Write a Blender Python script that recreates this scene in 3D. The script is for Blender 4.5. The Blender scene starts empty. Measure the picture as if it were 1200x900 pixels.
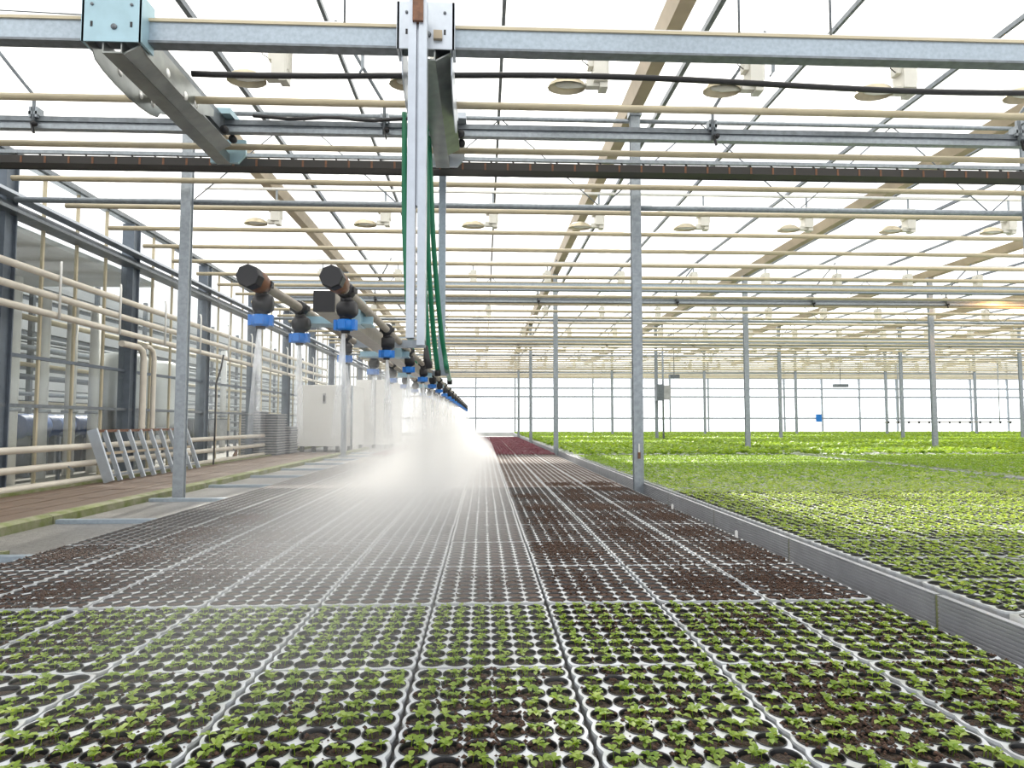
import bpy, math, random
import numpy as np
from mathutils import Vector, Matrix

random.seed(7)
rng = np.random.default_rng(11)
S = bpy.context.scene
COL = S.collection

# ------------------------------------------------------------------ camera
F_PX, PITCH, YAW, ZC = 780.0, math.radians(3.30), math.radians(2.45), 0.70
cam_d = bpy.data.cameras.new('camera')
cam_d.sensor_width = 36.0
cam_d.lens = 36.0 * F_PX / 1200.0
cam_d.clip_start, cam_d.clip_end = 0.05, 400
cam = bpy.data.objects.new('camera', cam_d)
COL.objects.link(cam)
cam.location = (0, 0, ZC)
cam.rotation_euler = (math.pi / 2 + PITCH, 0, -YAW)
S.camera = cam

# ------------------------------------------------------------------ world
W = bpy.data.worlds.new('world')
S.world = W
W.use_nodes = True
bg = W.node_tree.nodes['Background']
bg.inputs[0].default_value = (0.975, 0.985, 1.0, 1)
bg.inputs[1].default_value = 1.45

# ------------------------------------------------------------------ sun
sun_d = bpy.data.lights.new('sun', 'SUN')
sun_d.energy = 9.0
sun_d.angle = math.radians(2.0)
sun_d.color = (1.0, 0.95, 0.85)
sun = bpy.data.objects.new('sun', sun_d)
COL.objects.link(sun)
SUN_DIR = Vector((0.06, -0.72, -0.70)).normalized()
sun.rotation_euler = SUN_DIR.to_track_quat('-Z', 'Y').to_euler()
sun.location = (-5, 20, 20)

# ------------------------------------------------------------------ view
S.view_settings.view_transform = 'Standard'
S.view_settings.look = 'None'
S.view_settings.exposure = 0.0
S.view_settings.gamma = 1.0
S.view_settings.use_curve_mapping = False
S.cycles.max_bounces = 7
S.cycles.diffuse_bounces = 3
S.cycles.glossy_bounces = 3
S.cycles.transmission_bounces = 4
S.cycles.transparent_max_bounces = 24
S.cycles.volume_bounces = 4
S.cycles.volume_step_rate = 4.0
S.cycles.volume_max_steps = 128
S.cycles.use_denoising = True
S.cycles.caustics_reflective = False
S.cycles.caustics_refractive = False

# ------------------------------------------------------------------ pixel -> place
_R = cam.rotation_euler.to_matrix()


def ray(px, py):
    return _R @ Vector(((px - 600) / F_PX, -(py - 450) / F_PX, -1.0))


def atY(px, py, Y):
    d = ray(px, py); t = Y / d.y
    return Vector((d.x * t, Y, ZC + d.z * t))


def atX(px, py, X):
    d = ray(px, py); t = X / d.x
    return Vector((X, d.y * t, ZC + d.z * t))


def atZ(px, py, z):
    d = ray(px, py); t = (z - ZC) / d.z
    return Vector((d.x * t, d.y * t, z))


def proj(p):
    v = _R.transposed() @ (Vector(p) - Vector((0, 0, ZC)))
    if v.z > -0.02:
        return None
    return (600 + F_PX * v.x / -v.z, 450 - F_PX * v.y / -v.z)


# ------------------------------------------------------------------ materials
def mat(name, col, rough=0.6, metal=0.0, var=0.0, scale=8.0, bump=0.0, col2=None,
        spec=0.5, bscale=None, trans=0.0, stretch=None):
    m = bpy.data.materials.new(name)
    m.use_nodes = True
    nt = m.node_tree; N = nt.nodes; L = nt.links
    b = N['Principled BSDF']
    b.inputs['Roughness'].default_value = rough
    b.inputs['Metallic'].default_value = metal
    b.inputs['Specular IOR Level'].default_value = spec
    c = (*col, 1)
    b.inputs['Base Color'].default_value = c
    if var > 0 or col2 or bump > 0:
        tc = N.new('ShaderNodeTexCoord')
        mp = N.new('ShaderNodeMapping')
        geo = N.new('ShaderNodeNewGeometry')
        L.new(geo.outputs['Position'], mp.inputs['Vector'])
        if stretch:
            mp.inputs['Scale'].default_value = stretch
        nz = N.new('ShaderNodeTexNoise')
        nz.inputs['Scale'].default_value = scale
        nz.inputs['Detail'].default_value = 4
        L.new(mp.outputs[0], nz.inputs['Vector'])
        if var > 0 or col2:
            r = N.new('ShaderNodeValToRGB')
            r.color_ramp.elements[0].position = 0.32
            r.color_ramp.elements[1].position = 0.68
            d = col2 if col2 else tuple(max(0, x * (1 - var)) for x in col)
            r.color_ramp.elements[0].color = (*d, 1)
            r.color_ramp.elements[1].color = c
            L.new(nz.outputs['Fac'], r.inputs[0])
            L.new(r.outputs[0], b.inputs['Base Color'])
        if bump > 0:
            bp = N.new('ShaderNodeBump')
            bp.inputs['Strength'].default_value = bump
            bp.inputs['Distance'].default_value = 0.01
            n2 = N.new('ShaderNodeTexNoise')
            n2.inputs['Scale'].default_value = bscale or scale * 4
            n2.inputs['Detail'].default_value = 3
            L.new(mp.outputs[0], n2.inputs['Vector'])
            L.new(n2.outputs['Fac'], bp.inputs['Height'])
            L.new(bp.outputs[0], b.inputs['Normal'])
    if trans > 0:
        tr = N.new('ShaderNodeBsdfTranslucent')
        tr.inputs[0].default_value = (min(1, col[0] * 1.5), min(1, col[1] * 1.4), col[2] * 0.8, 1)
        mx = N.new('ShaderNodeMixShader')
        mx.inputs[0].default_value = trans
        L.new(b.outputs[0], mx.inputs[1]); L.new(tr.outputs[0], mx.inputs[2])
        L.new(mx.outputs[0], N['Material Output'].inputs[0])
    return m


def leaf_mat(name, c1, c2, trans=0.4):
    m = mat(name, c1, 0.45, 0, scale=14, col2=c2, trans=trans, spec=0.35)
    return m


def glass_mat(name, tint, refl=0.06, haze=0.0, hcol=(0.9, 0.95, 1)):
    m = bpy.data.materials.new(name); m.use_nodes = True
    nt = m.node_tree; N = nt.nodes; L = nt.links
    N.remove(N['Principled BSDF'])
    t = N.new('ShaderNodeBsdfTransparent'); t.inputs[0].default_value = (*tint, 1)
    g = N.new('ShaderNodeBsdfGlossy'); g.inputs['Roughness'].default_value = 0.08
    x = N.new('ShaderNodeMixShader'); x.inputs[0].default_value = refl
    L.new(t.outputs[0], x.inputs[1]); L.new(g.outputs[0], x.inputs[2])
    out = x
    if haze > 0:
        d = N.new('ShaderNodeBsdfTranslucent'); d.inputs[0].default_value = (*hcol, 1)
        y = N.new('ShaderNodeMixShader')
        nz = N.new('ShaderNodeTexNoise'); nz.inputs['Scale'].default_value = 1.3
        geo = N.new('ShaderNodeNewGeometry')
        L.new(geo.outputs['Position'], nz.inputs['Vector'])
        mr = N.new('ShaderNodeMapRange')
        mr.inputs['From Min'].default_value = 0.3; mr.inputs['From Max'].default_value = 0.7
        mr.inputs['To Min'].default_value = haze * 0.5; mr.inputs['To Max'].default_value = haze * 1.5
        L.new(nz.outputs['Fac'], mr.inputs['Value']); L.new(mr.outputs[0], y.inputs[0])
        L.new(x.outputs[0], y.inputs[1]); L.new(d.outputs[0], y.inputs[2])
        out = y
    L.new(out.outputs[0], N['Material Output'].inputs[0])
    return m


def screen_mat():
    m = bpy.data.materials.new('screen_cloth'); m.use_nodes = True
    nt = m.node_tree; N = nt.nodes; L = nt.links
    N.remove(N['Principled BSDF'])
    geo = N.new('ShaderNodeNewGeometry')
    mp = N.new('ShaderNodeMapping'); mp.inputs['Scale'].default_value = (6.0, 0.35, 1)
    L.new(geo.outputs['Position'], mp.inputs['Vector'])
    nz = N.new('ShaderNodeTexNoise'); nz.inputs['Scale'].default_value = 1.2; nz.inputs['Detail'].default_value = 5
    L.new(mp.outputs[0], nz.inputs['Vector'])
    mp2 = N.new('ShaderNodeMapping'); mp2.inputs['Scale'].default_value = (0.25, 1.6, 1)
    L.new(geo.outputs['Position'], mp2.inputs['Vector'])
    n2 = N.new('ShaderNodeTexNoise'); n2.inputs['Scale'].default_value = 1.0
    L.new(mp2.outputs[0], n2.inputs['Vector'])
    mul = N.new('ShaderNodeMath'); mul.operation = 'ADD'
    L.new(nz.outputs['Fac'], mul.inputs[0]); L.new(n2.outputs['Fac'], mul.inputs[1])
    r = N.new('ShaderNodeValToRGB')  # grey streaks in the colour stand in for shaded folds
    r.color_ramp.elements[0].position = 0.40; r.color_ramp.elements[0].color = (0.42, 0.43, 0.44, 1)
    r.color_ramp.elements[1].position = 0.53; r.color_ramp.elements[1].color = (0.84, 0.84, 0.83, 1)
    hv = N.new('ShaderNodeMath'); hv.operation = 'MULTIPLY'; hv.inputs[1].default_value = 0.5
    L.new(mul.outputs[0], hv.inputs[0]); L.new(hv.outputs[0], r.inputs[0])
    t = N.new('ShaderNodeBsdfTransparent'); t.inputs[0].default_value = (1, 1, 1, 1)
    d = N.new('ShaderNodeBsdfTranslucent'); L.new(r.outputs[0], d.inputs[0])
    x = N.new('ShaderNodeMixShader'); x.inputs[0].default_value = 0.86
    L.new(t.outputs[0], x.inputs[1]); L.new(d.outputs[0], x.inputs[2])
    L.new(x.outputs[0], N['Material Output'].inputs[0])
    return m


def tray_mat():
    """white plastic, dusted with soil specks, wet where the boom has been"""
    m = mat('tray_white', (0.54, 0.57, 0.61), 0.38, 0, scale=22, col2=(0.44, 0.45, 0.45), spec=0.5)
    return m


M = {
    'galv': mat('galvanised_steel', (0.34, 0.38, 0.42), 0.42, 0.45, var=0.25, scale=30),
    'galv_dark': mat('dark_steel', (0.20, 0.225, 0.25), 0.45, 0.5, var=0.3, scale=20),
    'plate': mat('pale_blue_plate', (0.36, 0.53, 0.61), 0.4, 0.25, var=0.1, scale=12),
    'rail': mat('rail_steel', (0.37, 0.44, 0.51), 0.38, 0.4, var=0.18, scale=40),
    'alu': mat('bare_aluminium', (0.52, 0.57, 0.64), 0.35, 0.5, var=0.08, scale=20),
    'beige': mat('beige_paint', (0.56, 0.49, 0.34), 0.4, 0.0, var=0.15, scale=6),
    'cream_pipe': mat('cream_pipe_paint', (0.72, 0.67, 0.58), 0.38, 0.0, var=0.15, scale=5),
    'trolley': mat('oiled_steel', (0.30, 0.32, 0.31), 0.3, 0.7, var=0.3, scale=9),
    'panel': mat('ribbed_grey_aluminium', (0.36, 0.37, 0.40), 0.45, 0.4, var=0.15, scale=10),
    'gutter': mat('gutter_paint', (0.46, 0.38, 0.27), 0.45, 0.1, var=0.2, scale=4),
    'white': mat('white_paint', (0.80, 0.80, 0.78), 0.45, 0.0, var=0.05, scale=5),
    'tray': tray_mat(),
    'pot': mat('black_plastic', (0.012, 0.013, 0.015), 0.35),
    'soil': mat('potting_soil', (0.075, 0.046, 0.028), 0.85, 0, scale=160, col2=(0.016, 0.010, 0.007), bump=1.0, bscale=260),
    'peat': mat('loose_peat', (0.105, 0.055, 0.034), 0.9, 0, scale=120, col2=(0.035, 0.018, 0.012), bump=0.8, bscale=200),
    'leaf_a': leaf_mat('seedling_leaf', (0.27, 0.38, 0.055), (0.15, 0.26, 0.03), 0.42),
    'leaf_b': leaf_mat('seedling_leaf_pale', (0.40, 0.50, 0.13), (0.25, 0.38, 0.07), 0.42),
    'leaf_c': leaf_mat('lush_leaf', (0.18, 0.30, 0.025), (0.10, 0.20, 0.015), 0.42),
    'leaf_d': leaf_mat('lush_leaf_lime', (0.27, 0.40, 0.06), (0.17, 0.29, 0.035), 0.42),
    'leaf_p': leaf_mat('purple_leaf', (0.17, 0.035, 0.075), (0.09, 0.02, 0.045), 0.3),
    'blue': mat('blue_plastic', (0.005, 0.17, 0.58), 0.4),
    'bluedrum': mat('blue_drum', (0.02, 0.07, 0.22), 0.4),
    'rust': mat('brown_coupling', (0.20, 0.085, 0.04), 0.45, 0, var=0.4, scale=40),
    'pipe_grey': mat('grey_boom_pipe', (0.42, 0.38, 0.32), 0.4, 0.3, var=0.2, scale=20),
    'hose': mat('green_hose', (0.008, 0.17, 0.085), 0.4),
    'black': mat('black_rubber', (0.015, 0.015, 0.017), 0.5),
    'cable': mat('cable_black', (0.03, 0.028, 0.027), 0.55),
    'col': mat('blue_grey_column', (0.15, 0.18, 0.22), 0.5, 0.3, var=0.2, scale=10),
    'wood': mat('wet_brown_boards', (0.17, 0.105, 0.065), 0.40, 0, scale=9, col2=(0.09, 0.055, 0.035), bump=0.4, bscale=40, stretch=(6, 0.6, 1)),
    'moss': mat('mossy_beam', (0.27, 0.27, 0.18), 0.8, 0, scale=10, col2=(0.13, 0.16, 0.03), bump=0.5, bscale=60),
    'floor': mat('grey_wet_floor', (0.27, 0.26, 0.24), 0.35, 0, scale=24, col2=(0.16, 0.15, 0.14), bump=0.5, bscale=120),
    'mat': mat('grey_bed_mat', (0.27, 0.26, 0.25), 0.30, 0, scale=60, col2=(0.11, 0.105, 0.10), bump=0.7, bscale=150),
    'clad': mat('pale_cladding', (0.66, 0.69, 0.70), 0.55, 0, var=0.2, scale=1.5),
    'crate': mat('grey_crate', (0.50, 0.50, 0.52), 0.5, 0, var=0.3, scale=10),
    'tank': mat('milky_tank', (0.80, 0.81, 0.80), 0.4, 0, var=0.06, scale=4),
    'cream': mat('lamp_cream', (0.70, 0.69, 0.63), 0.45, 0, var=0.08, scale=9),
    'reflector': mat('lamp_reflector', (0.62, 0.55, 0.40), 0.35, 0.5, var=0.2, scale=14),
    'bulb': mat('lamp_bulb', (0.85, 0.85, 0.80), 0.15),
    'glass': glass_mat('clear_glass', (0.97, 0.985, 0.98), 0.05, 0.06),
    'glass_far': glass_mat('bright_glass', (0.98, 0.99, 1.0), 0.04, 0.25),
    'screen': screen_mat(),
}


def emis(name, col, s):
    m = bpy.data.materials.new(name); m.use_nodes = True
    b = m.node_tree.nodes['Principled BSDF']
    b.inputs['Emission Color'].default_value = (*col, 1)
    b.inputs['Emission Strength'].default_value = s
    b.inputs['Base Color'].default_value = (*col, 1)
    return m




def wet(m, dry, low):
    """surfaces the boom has watered are glossy"""
    nt = m.node_tree; N = nt.nodes; L = nt.links
    geo = N.new('ShaderNodeNewGeometry'); nz = N.new('ShaderNodeTexNoise'); nz.inputs['Scale'].default_value = 1.4; nz.inputs['Detail'].default_value = 4
    L.new(geo.outputs['Position'], nz.inputs['Vector'])
    mx = N.new('ShaderNodeVectorMath'); mx.operation = 'MULTIPLY_ADD'; mx.inputs[1].default_value = (0.9, 0.9, 0)
    L.new(nz.outputs['Color'], mx.inputs[0]); L.new(geo.outputs['Position'], mx.inputs[2])
    sp = N.new('ShaderNodeSeparateXYZ'); L.new(mx.outputs[0], sp.inputs[0])
    a = N.new('ShaderNodeMapRange'); a.interpolation_type = 'SMOOTHSTEP'; a.inputs[1].default_value = 0.75; a.inputs[2].default_value = 0.0
    L.new(sp.outputs['X'], a.inputs[0])
    b = N.new('ShaderNodeMapRange'); b.interpolation_type = 'SMOOTHSTEP'; b.inputs[1].default_value = 2.9; b.inputs[2].default_value = 4.6
    L.new(sp.outputs['Y'], b.inputs[0])
    c = N.new('ShaderNodeMath'); c.operation = 'MULTIPLY'; L.new(a.outputs[0], c.inputs[0]); L.new(b.outputs[0], c.inputs[1])
    d = N.new('ShaderNodeMapRange'); d.inputs[3].default_value = dry; d.inputs[4].default_value = low
    L.new(c.outputs[0], d.inputs[0]); L.new(d.outputs[0], N['Principled BSDF'].inputs['Roughness'])


wet(M['peat'], 0.9, 0.16)
wet(M['tray'], 0.38, 0.10)
M['glow'] = emis('glowing_bulb', (1.0, 0.52, 0.12), 14.0)

_ORD = ['first', 'second', 'third', 'fourth', 'fifth', 'sixth', 'seventh', 'eighth', 'ninth', 'tenth', 'eleventh', 'twelfth', 'thirteenth',
        'fourteenth', 'fifteenth', 'sixteenth', 'seventeenth', 'eighteenth', 'nineteenth', 'twentieth']


def nth(n):
    """n counts from 1"""
    if n <= 20: return _ORD[n - 1]
    t, u = divmod(n, 10)
    tens = {2: 'twenty', 3: 'thirty', 4: 'forty'}[t]
    return (tens + '-' + _ORD[u - 1]) if u else {2: 'twentieth', 3: 'thirtieth', 4: 'fortieth'}[t]


# ------------------------------------------------------------------ mesh helpers


class MB:
    def __init__(s):
        s.v = []; s.f = []; s.mi = []; s.sm = []

    def add(s, vs, fs, mi=0, smooth=False):
        o = len(s.v)
        s.v.extend([tuple(v) for v in vs])
        for f in fs:
            s.f.append(tuple(i + o for i in f)); s.mi.append(mi); s.sm.append(smooth)
        return s

    def box(s, x0, x1, y0, y1, z0, z1, mi=0, bev=0.0):
        if x0 > x1: x0, x1 = x1, x0
        if y0 > y1: y0, y1 = y1, y0
        if z0 > z1: z0, z1 = z1, z0
        vs = [(x0, y0, z0), (x1, y0, z0), (x1, y1, z0), (x0, y1, z0), (x0, y0, z1), (x1, y0, z1), (x1, y1, z1), (x0, y1, z1)]
        s.add(vs, [(0, 3, 2, 1), (4, 5, 6, 7), (0, 1, 5, 4), (1, 2, 6, 5), (2, 3, 7, 6), (3, 0, 4, 7)], mi)
        return s

    def tube(s, pts, r, n=8, mi=0, caps=True, radii=None):
        pts = [Vector(p) for p in pts]
        k = len(pts)
        rings = []
        up = None
        for i, p in enumerate(pts):
            d = (pts[min(i + 1, k - 1)] - pts[max(i - 1, 0)]).normalized()
            if up is None:
                ref = Vector((0, 0, 1)) if abs(d.z) < 0.9 else Vector((1, 0, 0))
                a = d.cross(ref).normalized()
            else:
                a = (up - d * up.dot(d)).normalized()
            up = a
            b = d.cross(a)
            rr = radii[i] if radii else r
            rings.append([p + (a * math.cos(2 * math.pi * j / n) + b * math.sin(2 * math.pi * j / n)) * rr for j in range(n)])
        vs = [v for ring in rings for v in ring]
        fs = []
        for i in range(k - 1):
            for j in range(n):
                j2 = (j + 1) % n
                fs.append((i * n + j, i * n + j2, (i + 1) * n + j2, (i + 1) * n + j))
        s.add(vs, fs, mi, True)
        if caps:
            o = len(s.v) - len(vs)
            s.f.append(tuple(o + j for j in range(n))[::-1]); s.mi.append(mi); s.sm.append(False)
            s.f.append(tuple(o + (k - 1) * n + j for j in range(n))); s.mi.append(mi); s.sm.append(False)
        return s

    def bar(s, a, b, w, h, mi=0):
        """rectangular bar from a to b"""
        a = Vector(a); b = Vector(b)
        d = (b - a).normalized()
        ref = Vector((0, 0, 1)) if abs(d.z) < 0.95 else Vector((0, 1, 0))
        x = d.cross(ref).normalized() * (w / 2)
        z = x.cross(d).normalized() * (h / 2)
        vs = [a - x - z, a + x - z, a + x + z, a - x + z, b - x - z, b + x - z, b + x + z, b - x + z]
        s.add(vs, [(0, 1, 2, 3), (7, 6, 5, 4), (0, 4, 5, 1), (1, 5, 6, 2), (2, 6, 7, 3), (3, 7, 4, 0)], mi)
        return s

    def extrude(s, prof, axis, a, b, mi=0, closed=True, smooth=False):
        """prof: list of 2-D points in the plane perpendicular to axis (x -> (y,z), y -> (x,z), z -> (x,y))"""
        def P(p, t):
            return {'x': (t, p[0], p[1]), 'y': (p[0], t, p[1]), 'z': (p[0], p[1], t)}[axis]
        n = len(prof)
        vs = [P(p, a) for p in prof] + [P(p, b) for p in prof]
        fs = []
        for i in range(n if closed else n - 1):
            j = (i + 1) % n
            fs.append((i, j, n + j, n + i))
        if closed:
            fs.append(tuple(range(n))[::-1]); fs.append(tuple(range(n, 2 * n)))
        return s.add(vs, fs, mi, smooth)

    def lathe(s, prof, n=12, c=(0, 0, 0), mi=0, axis='z', smooth=True):
        vs = []; fs = []
        k = len(prof)
        for (r, h) in prof:
            for j in range(n):
                a = 2 * math.pi * j / n
                x, y = r * math.cos(a), r * math.sin(a)
                if axis == 'z': v = (c[0] + x, c[1] + y, c[2] + h)
                elif axis == 'y': v = (c[0] + x, c[1] + h, c[2] + y)
                else: v = (c[0] + h, c[1] + x, c[2] + y)
                vs.append(v)
        for i in range(k - 1):
            for j in range(n):
                j2 = (j + 1) % n
                fs.append((i * n + j, i * n + j2, (i + 1) * n + j2, (i + 1) * n + j))
        fs.append(tuple(range(n))[::-1]); fs.append(tuple((k - 1) * n + j for j in range(n)))
        return s.add(vs, fs, mi, smooth)

    def mesh(s, name, mats):
        me = bpy.data.meshes.new(name)
        me.from_pydata(s.v, [], s.f)
        for m in (mats if isinstance(mats, (list, tuple)) else [mats]):
            me.materials.append(M[m] if isinstance(m, str) else m)
        me.polygons.foreach_set('material_index', s.mi)
        me.polygons.foreach_set('use_smooth', s.sm)
        me.update()
        return me

    def build(s, name, mats, parent=None, loc=None):
        return put(name, s.mesh(name, mats), parent, loc)


def put(name, me, parent=None, loc=None, rz=0.0, sc=None):
    o = bpy.data.objects.new(name, me)
    COL.objects.link(o)
    if parent is not None:
        o.parent = parent
    if loc is not None: o.location = loc
    if rz: o.rotation_euler = (0, 0, rz)
    if sc: o.scale = (sc, sc, sc)
    return o


def tag(o, label=None, cat=None, group=None, kind=None):
    if label: o['label'] = label
    if cat: o['category'] = cat
    if group: o['group'] = group
    if kind: o['kind'] = kind
    return o


def thing(name, label, cat, loc=(0, 0, 0), group=None, rz=0):
    o = bpy.data.objects.new(name, None)
    COL.objects.link(o)
    o.empty_display_size = 0.05
    o.location = loc; o.rotation_euler = (0, 0, rz)
    return tag(o, label, cat, group)


def copy_tree(o, parent=None):
    c = o.copy(); COL.objects.link(c); c.parent = parent
    for ch in list(o.children):
        copy_tree(ch, c)
    return c


def tri(me_mb):
    """triangulated arrays of a MB: verts, tris, mat index"""
    v = np.array(me_mb.v, dtype=np.float64)
    t = []; mi = []
    for f, m in zip(me_mb.f, me_mb.mi):
        for i in range(1, len(f) - 1):
            t.append((f[0], f[i], f[i + 1])); mi.append(m)
    return v, np.array(t, dtype=np.int64), np.array(mi, dtype=np.int32)


def scatter(name, variants, pos, rot, scl, mats, parent=None, which=None, smooth=False):
    """joins many small copies into one mesh: for pieces past counting"""
    pos = np.asarray(pos, float); n = len(pos)
    rot = np.asarray(rot, float); scl = np.asarray(scl, float)
    if which is None: which = rng.integers(0, len(variants), n)
    VV = []; TT = []; MM = []; off = 0
    for k, (v, t, mi) in enumerate(variants):
        idx = np.where(which == k)[0]
        if len(idx) == 0: continue
        c, s_ = np.cos(rot[idx]), np.sin(rot[idx])
        sx = scl[idx]
        x = (v[None, :, 0] * c[:, None] - v[None, :, 1] * s_[:, None]) * sx[:, None] + pos[idx, 0][:, None]
        y = (v[None, :, 0] * s_[:, None] + v[None, :, 1] * c[:, None]) * sx[:, None] + pos[idx, 1][:, None]
        z = v[None, :, 2] * sx[:, None] + pos[idx, 2][:, None]
        VV.append(np.stack([x, y, z], -1).reshape(-1, 3))
        tt = t[None] + (np.arange(len(idx)) * len(v))[:, None, None] + off
        TT.append(tt.reshape(-1, 3)); MM.append(np.tile(mi, len(idx)))
        off += len(idx) * len(v)
    VV = np.concatenate(VV); TT = np.concatenate(TT); MM = np.concatenate(MM)
    me = bpy.data.meshes.new(name)
    me.vertices.add(len(VV)); me.vertices.foreach_set('co', VV.astype(np.float32).ravel())
    me.loops.add(len(TT) * 3); me.loops.foreach_set('vertex_index', TT.astype(np.int32).ravel())
    me.polygons.add(len(TT))
    me.polygons.foreach_set('loop_start', np.arange(0, len(TT) * 3, 3, dtype=np.int32))
    for m in mats: me.materials.append(M[m])
    me.polygons.foreach_set('material_index', MM.astype(np.int32))
    if smooth: me.polygons.foreach_set('use_smooth', np.ones(len(TT), dtype=bool))
    me.update(calc_edges=True)
    return put(name, me, parent)


# ================================================================== SETTING
XL, XR, YN, YF = -4.65, 33.0, -1.0, 34.8
POST_X = [-2.72 + 4.03 * k for k in range(9)]
POST_X[0], POST_X[1] = -2.78, 1.46
for k in range(2, 9): POST_X[k] = 1.46 + 3.93 * (k - 1)
POST_Y = [6.25 + 7.15 * k for k in range(4)]

o = MB().box(-8.6, XR, YN, YF, -0.08, 0.0).build('floor', 'floor'); tag(o, 'grey wet concrete greenhouse floor', 'floor', kind='structure')

# --- white shade cloth under the roof
ceil = bpy.data.objects.new('ceiling', None); COL.objects.link(ceil)
tag(ceil, 'white shade cloth drawn below the glass roof', 'ceiling', kind='structure')
ZS = 3.98
PY = 1.80


def cloth(x0, x1, y0, y1, z0, z1):
    mb = MB(); nx, ny = 10, 6
    vs = []
    for j in range(ny + 1):
        for i in range(nx + 1):
            u, w = i / nx, j / ny
            sag = -0.05 * math.sin(math.pi * u) + 0.012 * math.sin(6 * math.pi * w) - 0.02 * math.sin(math.pi * w)
            vs.append((x0 + (x1 - x0) * u, y0 + (y1 - y0) * w, z0 + (z1 - z0) * u + sag))
    fs = [(j * (nx + 1) + i, j * (nx + 1) + i + 1, (j + 1) * (nx + 1) + i + 1, (j + 1) * (nx + 1) + i) for j in range(ny) for i in range(nx)]
    mb.add(vs, fs, 0, True)
    return mb.build('screen_panel', 'screen', ceil)


open_cells = {(1, 3), (1, 6), (2, 4), (2, 7), (2, 9), (3, 6), (3, 10), (1, 10), (1, 13), (4, 8), (4, 12), (2, 12), (3, 14),
              (5, 10), (5, 14), (0, 7)}
NYC = 19
for b in range(-1, len(POST_X)):
    for j in range(NYC):
        y0 = 1.9 + PY * j
        if (b, j) in open_cells: continue
        if b == 0 and j == 4:      # half drawn
            cloth(-0.95, POST_X[1], y0, y0 + PY - 0.03, ZS, ZS); continue
        if b == -1:
            cloth(XL, POST_X[0], y0, y0 + PY - 0.03, 3.36, ZS)
        else:
            x1 = POST_X[b + 1] if b + 1 < len(POST_X) else XR
            cloth(POST_X[b], x1, y0, y0 + PY - 0.03, ZS, ZS)

# --- far glass wall with mullions and panes
wf = bpy.data.objects.new('wall_far', None); COL.objects.link(wf)
tag(wf, 'bright glazed end wall of the greenhouse', 'wall', kind='structure')
zl = [0.0, 0.92, 2.05, 2.5, 3.05, ZS]
mul_me = MB().box(-0.035, 0.035, -0.05, 0.05, 0, ZS).mesh('mullion', 'galv')
xs = [-8.6 + 2.05 * k for k in range(21)]
for x in xs: put('mullion', mul_me, wf, (x, YF, 0))
for z in zl[1:]:
    MB().box(-8.6, XR, YF - 0.045, YF + 0.045, z - 0.035, z + 0.035).build('transom', 'galv', wf)
for r in range(len(zl) - 1):
    h0, h1 = zl[r] + 0.035, zl[r + 1] - 0.035
    pm = MB().box(0.04, 2.01, -0.004, 0.004, h0, h1).mesh('pane', 'glass_far')
    for x in xs[:-1]: put('pane', pm, wf, (x, YF, 0))
MB().box(-8.6, XR, YF - 0.08, YF + 0.08, 0, 0.18).build('plinth', 'clad', wf)

# --- right glass wall (far off)
wr = bpy.data.objects.new('wall_right', None); COL.objects.link(wr)
tag(wr, 'glazed side wall beyond the planted beds', 'wall', kind='structure')
for k in range(18):
    MB().box(XR - 0.05, XR + 0.05, 1.0 + 2 * k - 0.035, 1.0 + 2 * k + 0.035, 0, ZS).build('mullion', 'galv', wr)
pm = MB().box(-0.004, 0.004, 0.04, 1.96, 0, ZS).mesh('pane', 'glass_far')
for k in range(17): put('pane', pm, wr, (XR, 1.0 + 2 * k, 0))

# --- left glass partition
wl = bpy.data.objects.new('wall_left', None); COL.objects.link(wl)
tag(wl, 'glazed partition of thin mullions beside the boarded walkway', 'wall', kind='structure')
COLY = [6.55 + 2.33 * k for k in range(-1, 12)]
col_me = MB().box(-0.045, 0.045, -0.07, 0.07, 0, 3.3).box(-0.075, 0.075, -0.085, -0.07, 0, 3.3).box(-0.075, 0.075, 0.07, 0.085, 0, 3.3).mesh('column', 'col')
for y in COLY: put('column', col_me, wl, (XL, y, 0))
thin = MB().box(-0.014, 0.014, -0.014, 0.014, 0.05, 3.3).mesh('mullion', 'beige')
pane_lo = MB().box(-0.003, 0.003, 0.016, 0.566, 0.06, 1.35).mesh('pane', 'glass')
pane_hi = MB().box(-0.003, 0.003, 0.016, 0.566, 1.39, 2.70).mesh('pane', 'glass')
for y in COLY[:-1]:
    for j in range(4):
        if j: put('mullion', thin, wl, (XL, y + 0.5825 * j, 0))
        put('pane', pane_lo, wl, (XL, y + 0.5825 * j, 0))
        put('pane', pane_hi, wl, (XL, y + 0.5825 * j, 0))
MB().box(XL - 0.02, XL + 0.02, 3.8, YF, 1.35, 1.385).build('transom', 'col', wl)
MB().box(XL - 0.025, XL + 0.05, 3.8, YF, 0.85, 0.885).build('transom', 'galv_dark', wl)
MB().extrude([(XL - 0.03, 2.72), (XL + 0.17, 2.72), (XL + 0.17, 2.75), (XL + 0.02, 2.86), (XL - 0.03, 2.86)], 'y', 3.0, YF).build('eave_beam', 'galv_dark', wl)
MB().box(XL + 0.05, XL + 0.19, 3.0, YF, 2.87, 2.90).build('eave_flashing', 'alu', wl)
MB().box(XL - 0.04, XL + 0.04, 3.0, YF, 3.3, 3.36).build('top_rail', 'galv', wl)
MB().box(XL - 0.05, XL + 0.05, 3.0, YF, 0.0, 0.06).build('sill', 'moss', wl)

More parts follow.
